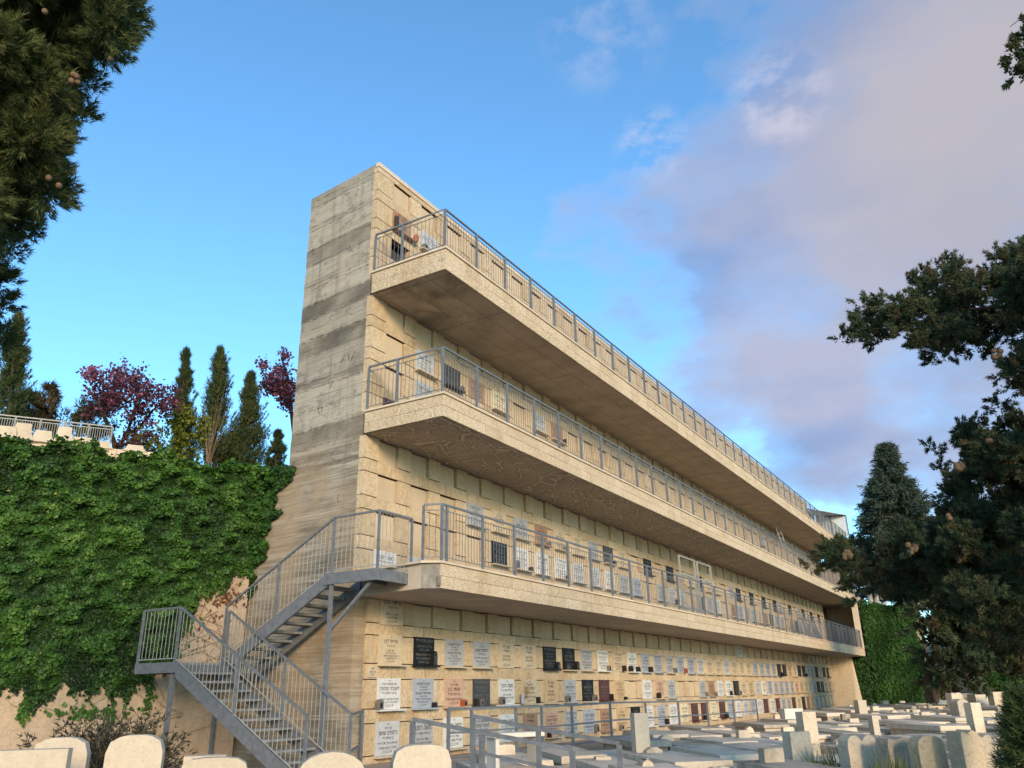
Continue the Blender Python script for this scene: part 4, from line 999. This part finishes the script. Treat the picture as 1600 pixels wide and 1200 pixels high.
# ------------------------------------------------------------------ big conifers close by
def conifer_from(name, label, D, clumps_, limbs, mat, trunk_base, L, W_, per, cones=(), cone_r=.02, warm=None, spread=.5, group=None):
    t_ = thing(name, label, 'tree', trunk_base, group)
    b = MB()
    for pl, r0 in limbs:
        P = [at(u, v, d_) for u, v, d_ in pl] ; b.tube(P, list(np.linspace(r0, r0*.3, len(P))), 7)
    b.build('trunk', 'bark', t_)
    lv, lw = Leaves(), Leaves()
    for (u, v, rpx, dd) in clumps_:
        c = at(u, v, D+dd); r = rpx/F_PX*(D+dd)
        n = max(8, int(per*(rpx/20.0)**2)); v0 = rnd.random()
        m_ = max(3, int(n/26))
        for k in range(m_):           # each clump is made of small upswept tufts
            q = unit(rng.normal(size=3))*rnd.random()**.5*r*[1, 1, .85]
            tgt = lw if (warm and rnd.random() < warm) else lv
            cc = c+q; nn = 26; out = unit(q+np.array([0, 0, .3*r]))
            s_ = rng.random((nn, 1)); P = cc+out*s_*L*2.6+rng.normal(size=(nn, 3))*L*.42*(1.1-.6*s_)
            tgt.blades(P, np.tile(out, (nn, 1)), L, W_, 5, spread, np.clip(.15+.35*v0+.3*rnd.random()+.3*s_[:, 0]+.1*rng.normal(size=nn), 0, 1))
    lv.build('crown', mat, t_)
    if lw.V: lw.build('brown_foliage', 'cyp_warm', t_)
    for (u, v, k_) in cones:
        for j in range(k_):
            c = at(u+rnd.uniform(-8, 8)*(k_ > 1), v+rnd.uniform(-7, 7)*(k_ > 1), D-.95 if D < 8 else D-1.2); b = MB(); b.ball(c, cone_r*rnd.uniform(.85, 1.15), 8); b.build('cone', 'cone', t_, smooth=True)
def fill(poly, n, r0, r1, dd):       # clump centres inside a photo-space outline, spread through a depth range
    out = []; xs = [p[0] for p in poly]; ys = [p[1] for p in poly]
    while len(out) < n:
        x, y = rnd.uniform(min(xs), max(xs)), rnd.uniform(min(ys), max(ys)); ins = False
        for (xa, ya), (xb, yb_) in zip(poly, poly[1:]+poly[:1]):
            if (ya > y) != (yb_ > y) and x < (xb-xa)*(y-ya)/(yb_-ya)+xa: ins = not ins
        if ins: out.append((x, y, rnd.uniform(r0, r1), rnd.uniform(-dd, dd)))
    return out
# left cypress
cl = fill([(-150, -130), (195, -130), (192, 5), (178, 45), (152, 66), (135, 60), (122, 110), (88, 150), (104, 190), (76, 240), (66, 290), (45, 310), (35, 345), (5, 370), (-30, 420), (-150, 440)], 150, 14, 32, 1.0)
cl += [(196, 25, 14, 0), (205, 8, 12, .1), (178, 62, 12, 0), (168, 78, 11, -.4), (150, 72, 12, -.2), (130, 128, 11, 0), (120, 185, 11, 0), (126, 178, 7, 0), (86, 292, 12, 0), (62, 312, 11, .2), (10, 392, 10, 0), (-2, 440, 14, .3), (-4, 480, 16, .3), (-6, 530, 16, .3)]
tb = at(-330, 700, 7.2)
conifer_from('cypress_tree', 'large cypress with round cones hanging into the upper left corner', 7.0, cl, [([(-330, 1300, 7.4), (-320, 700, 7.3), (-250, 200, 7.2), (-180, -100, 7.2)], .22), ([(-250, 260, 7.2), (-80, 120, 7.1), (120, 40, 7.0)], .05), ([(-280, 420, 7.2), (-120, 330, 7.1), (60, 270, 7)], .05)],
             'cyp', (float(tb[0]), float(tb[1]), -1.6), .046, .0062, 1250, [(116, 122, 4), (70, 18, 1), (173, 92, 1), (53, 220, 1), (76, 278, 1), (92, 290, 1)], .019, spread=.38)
# right conifer
cr_ = fill([(1600, 395), (1700, 380), (1720, 1010), (1560, 1000), (1520, 960), (1480, 900), (1500, 860), (1560, 840), (1595, 760), (1588, 640), (1604, 560)], 135, 14, 26, 1.6)
cr_ += fill([(1325, 512), (1345, 490), (1400, 470), (1440, 430), (1480, 420), (1520, 440), (1560, 410), (1600, 410), (1600, 545), (1560, 545), (1500, 545), (1450, 560), (1420, 525), (1350, 530)], 96, 8, 15, .9)
cr_ += [(1318, 530, 9, 0), (1345, 472, 9, 0), (1338, 500, 10, 0), (1430, 440, 9, 0), (1436, 425, 7, 0), (1478, 408, 9, .2), (1472, 418, 7, 0), (1560, 402, 10, 0), (1590, 400, 14, 0), (1470, 550, 11, 0), (1452, 565, 8, 0), (1495, 555, 9, 0), (1540, 560, 9, 0)]
cr_ += fill([(1480, 668), (1510, 660), (1560, 680), (1600, 680), (1600, 860), (1540, 840), (1470, 760), (1450, 705), (1475, 730), (1520, 740), (1520, 700)], 52, 9, 16, .9)
cr_ += fill([(1270, 888), (1300, 860), (1340, 850), (1420, 830), (1480, 790), (1600, 800), (1600, 1010), (1500, 960), (1440, 925), (1390, 935), (1340, 905), (1300, 895)], 100, 11, 21, 1.1)
cr_ += [(1268, 885, 8, 0), (1285, 880, 9, 0), (1316, 860, 8, 0), (1335, 935, 9, 0), (1325, 920, 8, 0), (1460, 708, 7, 0), (1452, 698, 6, 0), (1470, 735, 8, 0), (1560, 640, 9, 0), (1575, 600, 10, 0), (1565, 585, 8, 0), (1565, 625, 8, 0)]
tb = at(1690, 1150, 11.5)
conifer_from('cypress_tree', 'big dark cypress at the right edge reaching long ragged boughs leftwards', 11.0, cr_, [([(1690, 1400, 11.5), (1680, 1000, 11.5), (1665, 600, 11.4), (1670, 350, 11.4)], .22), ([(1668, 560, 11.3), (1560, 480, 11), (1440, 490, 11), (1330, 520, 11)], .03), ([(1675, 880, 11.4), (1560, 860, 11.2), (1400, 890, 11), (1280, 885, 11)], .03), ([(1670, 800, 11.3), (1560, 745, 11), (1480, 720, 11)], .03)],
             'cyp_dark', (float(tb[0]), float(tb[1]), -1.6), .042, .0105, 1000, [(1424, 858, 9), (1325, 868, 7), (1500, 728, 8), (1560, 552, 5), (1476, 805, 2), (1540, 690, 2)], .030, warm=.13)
# bough tip in the top right corner
tp = [(1590, 80, 10, 0), (1596, 66, 8, 0), (1583, 100, 10, 0), (1577, 120, 9, 0), (1588, 118, 9, 0), (1606, 90, 14, 0), (1606, 60, 10, .1), (1610, 40, 9, .1), (1625, 60, 20, .1), (1640, 90, 24, .1)]
tb = at(1900, 900, 7.5)
conifer_from('cypress_tree', 'dark conifer bough tip poking in at the upper right corner', 6.0, tp, [([(1900, 1400, 8), (1880, 500, 7.6), (1850, -60, 7)], .16), ([(1850, 20, 7), (1700, 80, 6.2), (1600, 90, 6)], .03), ([(1640, 45, 6), (1600, 25, 6), (1578, 42, 6)], .006)],
             'cyp_dark', (float(tb[0]), float(tb[1]), -1.6), .022, .009, 600)
# spruce-like conifer behind
c = at(1385, 900, 76); c[2] = -1.6
spt = thing('conifer_tree', 'pale blue-green pyramidal conifer behind the dark right-hand cypress', 'tree', tuple(c))
topp = at(1383, 698, 76); c[0], c[1] = topp[0], topp[1]; spt.location = tuple(c); spt['_o'] = [float(q) for q in c]; H = topp[2]-c[2]
b = MB(); b.tube([c, [topp[0], topp[1], topp[2]-.3]], [.35, .04], 7); b.build('trunk', 'bark', spt)
lv = Leaves()
for k in range(360):
    h = rnd.uniform(.3, 1)**.8; R_ = 9.8*(1-h)**1.0+.05; g = rnd.uniform(0, 6.28); tipz = c[2]+h*H
    dirv = np.array([math.cos(g), math.sin(g), .25]); ln = R_*rnd.uniform(.45, 1.15)
    m_ = 3+int(ln*2.4)
    for j in range(m_):
        s_ = (j+.6)/m_; p = np.array([c[0], c[1], tipz])+dirv*ln*s_*[1, 1, 1-.9*s_]; n = 20
        P = p+rng.normal(size=(n, 3))*[.26, .26, .16]; lv.blades(P, np.tile(unit(dirv+[0, 0, -.35]), (n, 1)), .42, .10, 3, .5, np.clip(.15+.65*s_+.2*rng.normal(size=n), 0, 1))
lv.build('crown', 'spruce', spt)
# dark far tree
def big_dark(u, v, D, base_px, poly, n, r0, r1, label, mat, per, L, W_, warm, limbs):
    g = at(*base_px, D); g[2] = -1.55
    conifer_from('cypress_tree', label, D, fill(poly, n, r0, r1, D*.055), limbs, mat, tuple(map(float, g)), L, W_, per, warm=warm)
big_dark(1470, 980, 52, (1462, 1090), [(1428, 912), (1440, 895), (1480, 900), (1560, 940), (1620, 960), (1620, 1040), (1570, 1052), (1520, 1058), (1490, 1066), (1462, 1074), (1446, 1030), (1440, 960)], 76, 13, 23,
         'broad dark cypress with low crown and forked trunk beyond the graves', 'cyp_dark', 190, .30, .10, .2, [([(1458, 1098, 52), (1450, 1060, 52), (1470, 980, 52)], .35), ([(1458, 1096, 52), (1476, 1062, 52), (1510, 1000, 52)], .25), ([(1476, 1094, 51), (1474, 1050, 51), (1500, 1010, 52)], .2)])

# ivy-covered pier at the right end
c = at(1395, 1090, 67); c[2] = -1.6
pier = thing('ivy_covered_pier', 'boxy wall end wholly covered in green ivy right of the building', 'wall', tuple(c))
b = MB(); b.prism([(66.5, 6.6), (70, 6.4), (70, 9.6), (66.6, 9.6)], -1.7, 5.0); b.build('core', 'retaining', pier)
lv = Leaves(); n = 26000
face = rng.random(n); P = np.zeros((n, 3)); Nn = np.zeros((n, 3))
k = face < .62; P[k] = np.c_[np.full(k.sum(), 66.5), rng.uniform(6.2, 9.75, k.sum()), rng.uniform(-1.6, 5.5, k.sum())]; Nn[k] = (-1, 0, .4)
k2 = (face >= .62) & (face < .8); P[k2] = np.c_[rng.uniform(66.5, 70, k2.sum()), np.full(k2.sum(), 6.5), rng.uniform(-1.6, 5.3, k2.sum())]; Nn[k2] = (0, -1, .4)
k3 = face >= .8; P[k3] = np.c_[rng.uniform(66.4, 70, k3.sum()), rng.uniform(6.4, 9.7, k3.sum()), 5.0+.5*rng.random(k3.sum())]; Nn[k3] = (-.3, 0, 1)
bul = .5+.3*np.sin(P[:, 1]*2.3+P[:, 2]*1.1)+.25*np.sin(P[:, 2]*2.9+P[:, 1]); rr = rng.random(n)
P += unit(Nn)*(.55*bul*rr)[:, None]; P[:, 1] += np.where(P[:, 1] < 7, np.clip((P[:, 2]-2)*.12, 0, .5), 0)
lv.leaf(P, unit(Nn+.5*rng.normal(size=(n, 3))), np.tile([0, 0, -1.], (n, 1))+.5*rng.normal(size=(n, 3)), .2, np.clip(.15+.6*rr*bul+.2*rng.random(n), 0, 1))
n = 7000; P = np.c_[rng.uniform(66.25, 67, n), rng.uniform(9.4, 10.9, n), rng.uniform(-1.6, 6.0, n)]; P[:, 2] = np.where(P[:, 1] > 9.9, np.minimum(P[:, 2], -1.6+3.5*rng.random(n)), P[:, 2])
lv.leaf(P, unit(np.array([-1., -.6, .3])+.5*rng.normal(size=(n, 3))), np.tile([0, 0, -1.], (n, 1))+.5*rng.normal(size=(n, 3)), .18, rng.random(n)*.7)
lv.build('ivy_leaves', 'ivy_far', pier)
# far wall and clipped hedges
b = MB(); p, q = at(1470, 1085, 74), at(1700, 1085, 70)
for r in range(6):
    for k in range(12):
        a_, e_ = p+(q-p)*(k+.5*(r % 2))/12, p+(q-p)*(k+1+.5*(r % 2))/12
        b.hexa([(a_[0], a_[1], -1.7+r*.52), (e_[0], e_[1], -1.7+r*.52), (e_[0]+.3, e_[1], -1.7+r*.52), (a_[0]+.3, a_[1], -1.7+r*.52), (a_[0], a_[1], -1.2+r*.52), (e_[0], e_[1], -1.2+r*.52), (e_[0]+.3, e_[1], -1.2+r*.52), (a_[0]+.3, a_[1], -1.2+r*.52)])
o = b.build('boundary_wall', 'farwall', origin=(float(p[0]), float(p[1]), -1.7)); tag(o, 'grey-brown block wall closing the cemetery at far right', 'wall')
for (u0, u1, v0, v1, D, lab) in [(1547, 1577, 1047, 1078, 68, 'clipped green hedge block before the far grey wall'), (1587, 1630, 1040, 1085, 68, 'clipped green hedge at the right edge of the picture')]:
    c = at((u0+u1)/2, v1, D); r = (u1-u0)/F_PX*D/2; h = (v1-v0)/F_PX*D
    hd = thing('hedge', lab, 'hedge', tuple(c)); lv = Leaves(); n = 3500
    q = rng.uniform(-1, 1, (n, 3)); ax_ = np.argmax(np.abs(q), 1); q[np.arange(n), ax_] = np.sign(q[np.arange(n), ax_])*rng.uniform(.85, 1.05, n); P = c+[0, 0, h/2]+q*[r, r, h/2]
    lv.leaf(P, unit(q+.6*rng.normal(size=(n, 3))), unit(rng.normal(size=(n, 3))), .2, np.clip(.3+.6*rng.random(n), 0, 1)); lv.build('foliage', 'ivy_far', hd)
    b = MB(); b.frame_box(c, (r*.85, 0, 0), (0, r*.85, 0), (0, 0, h*.9)); b.build('core', 'hill', hd)

# ------------------------------------------------------------------ graves
GA = np.array([.69, .72, 0]); GA = unit(GA); GS = np.array([GA[1], -GA[0], 0])   # away from the camera; to the right
def head_profile(w_, h, kind):
    r = w_/2
    if kind == 'round': return [(-r, 0), (r, 0), (r, h-r*.6)]+[(r*math.cos(g), h-r*.6+r*.6*math.sin(g)) for g in np.linspace(.15, math.pi-.15, 9)]+[(-r, h-r*.6)]
    if kind == 'soft': return [(-r, 0), (r, 0), (r, h-.14), (r-.03, h-.05), (r-.1, h-.012), (r*.3, h), (-r*.3, h), (-r+.1, h-.012), (-r+.03, h-.05), (-r, h-.14)]
    if kind == 'double':
        a = [(r/2+r/2*math.cos(g), h-r*.5+r*.5*math.sin(g)) for g in np.linspace(0, math.pi-.35, 7)]
        c_ = [(-r/2+r/2*math.cos(g), h-r*.5+r*.5*math.sin(g)) for g in np.linspace(.35, math.pi, 7)]
        return [(-r, 0), (r, 0)]+a+c_
    if kind == 'rough': return [(-r, 0), (r, 0), (r*.98, h*.86), (r*.7, h*.97), (r*.2, h), (-r*.3, h*.96), (-r*.9, h*.985), (-r, h*.9)]
    return [(-r, 0), (r, 0), (r*.97, h), (-r*.97, h)]
def headstone(u, v, D, w_, th, kind, mat, label, zb=-1.62, yaw=0, cat='headstone', group='upright headstones'):
    c = at(u, v, D); h = c[2]-zb; c[2] = zb
    cs, sn = math.cos(yaw), math.sin(yaw); gs = np.array([GS[0]*cs-GS[1]*sn, GS[0]*sn+GS[1]*cs, 0]); ga = np.array([-gs[1], gs[0], 0])
    t_ = thing('headstone', label, cat, tuple(c), group)
    b = MB(); b.outline(head_profile(w_, h, kind), c-ga*th/2, gs, (0, 0, 1), ga*th); b.build('stone', mat, t_)
    b = MB(); b.frame_box(c, gs*(w_/2+.08), ga*(th/2+.08), (0, 0, .18)); b.build('base', 'tomb', t_)
HS = [(48, 1171, 8.0, .60, .16, 'square', 'tomb_clean', 'clean pale square headstone at the lower left corner', 0),
      (100, 1152, 8.9, .46, .16, 'soft', 'tomb_clean', 'clean pale headstone standing just behind the lower left square one', 0),
      (216, 1148, 8.4, .46, .18, 'soft', 'tomb_clean', 'clean pale headstone directly before the dry shrub', 0),
      (337, 1183, 8.2, .58, .18, 'soft', 'tomb_clean', 'low pale headstone in front of the stair support post', 0),
      (322, 1180, 9.2, .40, .2, 'square', 'tomb', 'grey square headstone behind the low pale one under the stairs', 0),
      (519, 1174, 7.8, .56, .18, 'round', 'tomb_clean', 'pale round-topped headstone before the foot of the stairs', 0),
      (658, 1163, 8.0, .52, .2, 'soft', 'tomb_clean', 'pale headstone with dark specks before the metal handrail', 0),
      (998, 1114, 15.5, .27, .20, 'square', 'tomb_clean', 'pale smooth pillar stone standing before the bottom row of plaques', 0),
      (1243, 1143, 15.0, .38, .24, 'square', 'tomb', 'squat grey square headstone at the centre right', 0),
      (1258, 1112, 19.5, .33, .26, 'square', 'tomb', 'squarish pillar stone behind the squat grey headstone', 0),
      (1337, 1148, 14.0, .50, .24, 'double', 'tomb', 'pale double-arched headstone shaped like two tablets', 0),
      (1396, 1151, 13.6, .44, .26, 'rough', 'tomb_dark', 'rough dark grey headstone right of the double-arched one', 0),
      (1444, 1149, 13.2, .43, .2, 'soft', 'tomb_black', 'headstone with black stained top', 0),
      (1503, 1140, 13.0, .32, .26, 'rough', 'tomb_black', 'squat orange-stained headstone beside the black-stained one', 0),
      (1531, 1147, 14.6, .27, .18, 'rough', 'tomb_dark', 'narrow lichened headstone behind the orange-stained one', 0),
      (1518, 1098, 27, .34, .26, 'square', 'tomb', 'tall narrow pillar stone at right among the flat graves', 0),
      (1343, 1094, 38, .40, .3, 'square', 'tomb_clean', 'pale square pillar stone before the far end of the building', 0),
      (1363, 1118, 26, .2, .2, 'square', 'tomb_clean', 'short pale pillar stone below the far end of the building', 0),
      (1497, 1092, 36, .5, .4, 'round', 'tomb_dark', 'small round-topped dark stone left of the tall pillar', 0),
      (1235, 1107, 34, .8, .4, 'square', 'tomb_white', 'white square stone near the bottom right plaques', 0),
      (1558, 1081, 52, 1.0, .4, 'square', 'tomb', 'plain tan pillar stone before the far hedge', 0),
      (1510, 1083, 55, 1.1, .4, 'square', 'tomb_white', 'white square stone in front of the far grey wall', 0),
      (1470, 1080, 58, 1.3, .5, 'rough', 'tomb_white', 'white stone block by the trunk of the far cypress', 0),
      (1584, 1079, 52, 1.0, .4, 'rough', 'tomb_white', 'slanted white stone at the far right before the hedge', 0),
      (1490, 1082, 48, .7, .4, 'rough', 'tomb', 'tan rough stone right of the far cypress trunk', 0),
      (1535, 1085, 54, 1.6, .6, 'square', 'tomb_white', 'wide low white stone left of the far hedge', 0)]
for (u, v, D, w_, th, kd, mt, lb, yw) in HS: headstone(u, v, D, w_, th, kd, mt, lb, ground_z(*at(u, v, D)[:2])-.02, yw)

def pix(P):
    P = np.asarray(P, float); d_ = P@_F
    return (800+F_PX*(P@_R)/d_, 600-F_PX*(P@_U)/d_) if d_ > .5 else (None, None)
occupied = [tuple(at(u, v, D)[:2]) for (u, v, D, *_r) in HS]
grn = 0; near_labels = []
def grave(a_, s_, near):
    global grn
    p = GA*a_+GS*s_; z = ground_z(p[0], p[1])-.03
    h = rnd.choice([.26, .32, .40, .5, .36]); w_ = rnd.uniform(.74, .88); ln = rnd.uniform(1.75, 2.1); p = np.array([p[0], p[1], z])
    mt = rnd.choice(['tomb', 'tomb', 'tomb_dark', 'tomb_dark', 'tomb_clean'] if near else ['tomb', 'tomb', 'tomb_dark', 'tomb', 'tomb_clean', 'tomb_clean'])
    head = rnd.random() < .5
    t_ = thing('grave', 'low weathered stone grave lying in the crowded rows before the long wall', 'grave', tuple(p), 'low stone graves in rows')
    b = MB(); tilt = rnd.uniform(-.05, .05)
    b.frame_box(p, GS*w_/2, GA*ln/2, (0, 0, h)); b.build('plinth', mt, t_)
    b = MB(); j = rnd.uniform(.03, .08)
    o = p+[0, 0, h+.002]; ex_, ey_ = GS*(w_/2+j), GA*(ln/2+j); th = rnd.uniform(.07, .13)
    zt1, zt2 = th+.06*rnd.random(), th
    b.hexa([o-ex_-ey_, o+ex_-ey_, o+ex_+ey_, o-ex_+ey_, o-ex_*.97-ey_*.98+[0, 0, zt2], o+ex_*.97-ey_*.98+[0, 0, zt2+tilt*.3], o+ex_*.97+ey_*.98+[0, 0, zt1+tilt*.3], o-ex_*.97+ey_*.98+[0, 0, zt1]])
    b.build('cover_slab', rnd.choice([mt, 'tomb', 'tomb_dark']), t_)
    if head:
        hh = rnd.uniform(.08, .22); ww = rnd.uniform(.12, .26); q = o+ey_*rnd.uniform(.4, .85)+[0, 0, th]
        b = MB(); b.outline(head_profile(ww*1.6, hh, rnd.choice(['square', 'soft', 'rough'])), q-GA*.1, GS, (0, 0, 1), GA*rnd.uniform(.12, .22)); b.build('head_block', rnd.choice([mt, 'tomb_clean', 'tomb_clean', 'tomb']), t_)
    grn += 1
a_ = 8.6; rowi = 0
while a_ < 62:
    s_ = -14+(.31*rowi % 1)
    while s_ < 60:
        p = GA*a_+GS*s_
        u, v = pix((p[0], p[1], -1.0))
        u2, v2 = pix((p[0], p[1], -1.4))
        ok = u is not None and 560 < u < 1640 and v < 1222 and p[1] < 8.6-.012*max(0, p[0]-20) and p[0] < 64 and p[1] > -6 and grn < 270
        if ok and p[0]**2+p[1]**2 < 10.5**2: ok = False
        if ok and any((p[0]-q[0])**2+(p[1]-q[1])**2 < .55 for q in occupied): ok = False
        if ok and rnd.random() < .93: grave(a_+rnd.uniform(-.1, .1), s_, p[0] < 26)
        s_ += 1.02+rnd.uniform(-.04, .06)
    a_ += 2.35+(.35 if rowi % 4 == 3 else 0); rowi += 1
print('graves', grn)

# white stone bench
c = at(802, 1144, 13); zt_ = c[2]
bz = ground_z(c[0], c[1])
bn = thing('stone_bench', 'white stone bench behind the metal handrails', 'bench', (float(c[0]), float(c[1]), bz))
c[2] = zt_-.06; b = MB(); b.frame_box(c, unit(np.array([.86, -.5, 0]))*.42, unit(np.array([.5, .86, 0]))*.2, (0, 0, .06)); b.build('seat', 'tomb_white', bn)
for s_ in (-1, 1):
    q = c+unit(np.array([.86, -.5, 0]))*.34*s_; q[2] = bz; b = MB(); b.frame_box(q, unit(np.array([.86, -.5, 0]))*.03, unit(np.array([.5, .86, 0]))*.14, (0, 0, zt_-.062-bz)); b.build('leg', 'tomb_white', bn)

# ------------------------------------------------------------------ pipe handrails on the paths
def pipe_rail(label, pts, drops, w_, mids=(.45,), lead=None):
    t_ = thing('handrail', label, 'handrail', (float(pts[0][0]), float(pts[0][1]), float(pts[0][2]-1.2)), 'grey pipe handrails among the graves')
    b = MB(); b.tube(pts, w_*.7, 4); b.build('top_rail', 'metal', t_)
    for m_ in mids:
        b = MB(); b.tube([np.array(p)-[0, 0, m_] for p in pts], w_*.55, 4); b.build('mid_rail', 'metal', t_)
    for p in drops:
        b = MB(); b.bar(np.array(p)-[0, 0, .02], (p[0], p[1], p[2]-1.35), w_*1.15); b.build('post', 'metal', t_)
A0, A1, A2 = at(645, 1124, 9.6), at(753, 1145, 9.2), at(894, 1171, 8.8)
pipe_rail('nearest grey pipe handrail sloping down beside the pale headstone', [A0, A1, A2], [A0, A1, A2], .04, (.40, .78))
B0, B1, B2 = at(739, 1119, 10.9), at(841, 1139, 10.5), at(967, 1161, 10.1)
pipe_rail('second grey pipe handrail sloping down behind the nearest one', [B0, B1, B2], [B0, B1, B2], .042, (.40, .78))
def onY(u, v, Y): d_ = ray(u, v); return d_*(Y/d_[1])
tops = [(701, 1107), (737, 1107), (806, 1104), (846, 1104), (893, 1102), (953, 1098), (1008, 1097), (1059, 1096), (1104, 1095), (1145, 1094), (1181, 1093)]
D_ = [onY(u, v, 9.4) for u, v in tops]
pipe_rail('long grey pipe handrail along the path at the foot of the plaque wall', D_, D_, .045, (.42, .85))

# ------------------------------------------------------------------ young cypress at lower right, grass tufts
c = at(1628, 1210, 8.2); c[2] = -1.6
yc = thing('young_conifer', 'dark green young conifer at the lower right corner', 'shrub', tuple(c)); lv = Leaves()
for k in range(230):
    h = rnd.random(); g = rnd.uniform(0, 6.28); R_ = .52*(1-h*.85); p = c+[0, 0, .25+h*1.25]; dv = np.array([math.cos(g), math.sin(g), .25+.5*h]); n = 44
    s_ = rng.random((n, 1)); P = p+dv*R_*s_+rng.normal(size=(n, 3))*.018; lv.blades(P, np.tile(unit(dv), (n, 1)), .07, .009, 4, .5, np.clip(.1+.5*s_[:, 0]+.15*rng.normal(size=n), 0, 1))
lv.build('foliage', 'cyp', yc)
b = MB(); b.tube([c, c+[0, 0, 1.3]], [.04, .01], 6); b.build('trunk', 'bark', yc)
for (u, v, D, h, lab) in [(1288, 1200, 14.2, .34, 'tuft of pale green grass left of the double-arched headstone'), (1398, 1212, 12.6, .26, 'tuft of grass before the rough dark headstone')]:
    c = at(u, v, D); g_ = thing('grass_tuft', lab, 'grass', (float(c[0]), float(c[1]), float(c[2]-.1))); lv = Leaves(); n = 80
    P = c+rng.normal(size=(n, 3))*[.13, .13, .03]; lv.blades(P, unit(np.c_[.35*rng.normal(size=(n, 2)), np.ones(n)]), h, .016, 1, .15, rng.random(n)); lv.build('blades', 'grass', g_)

for o in bpy.data.objects:
    if '_o' in o.keys(): del o['_o']
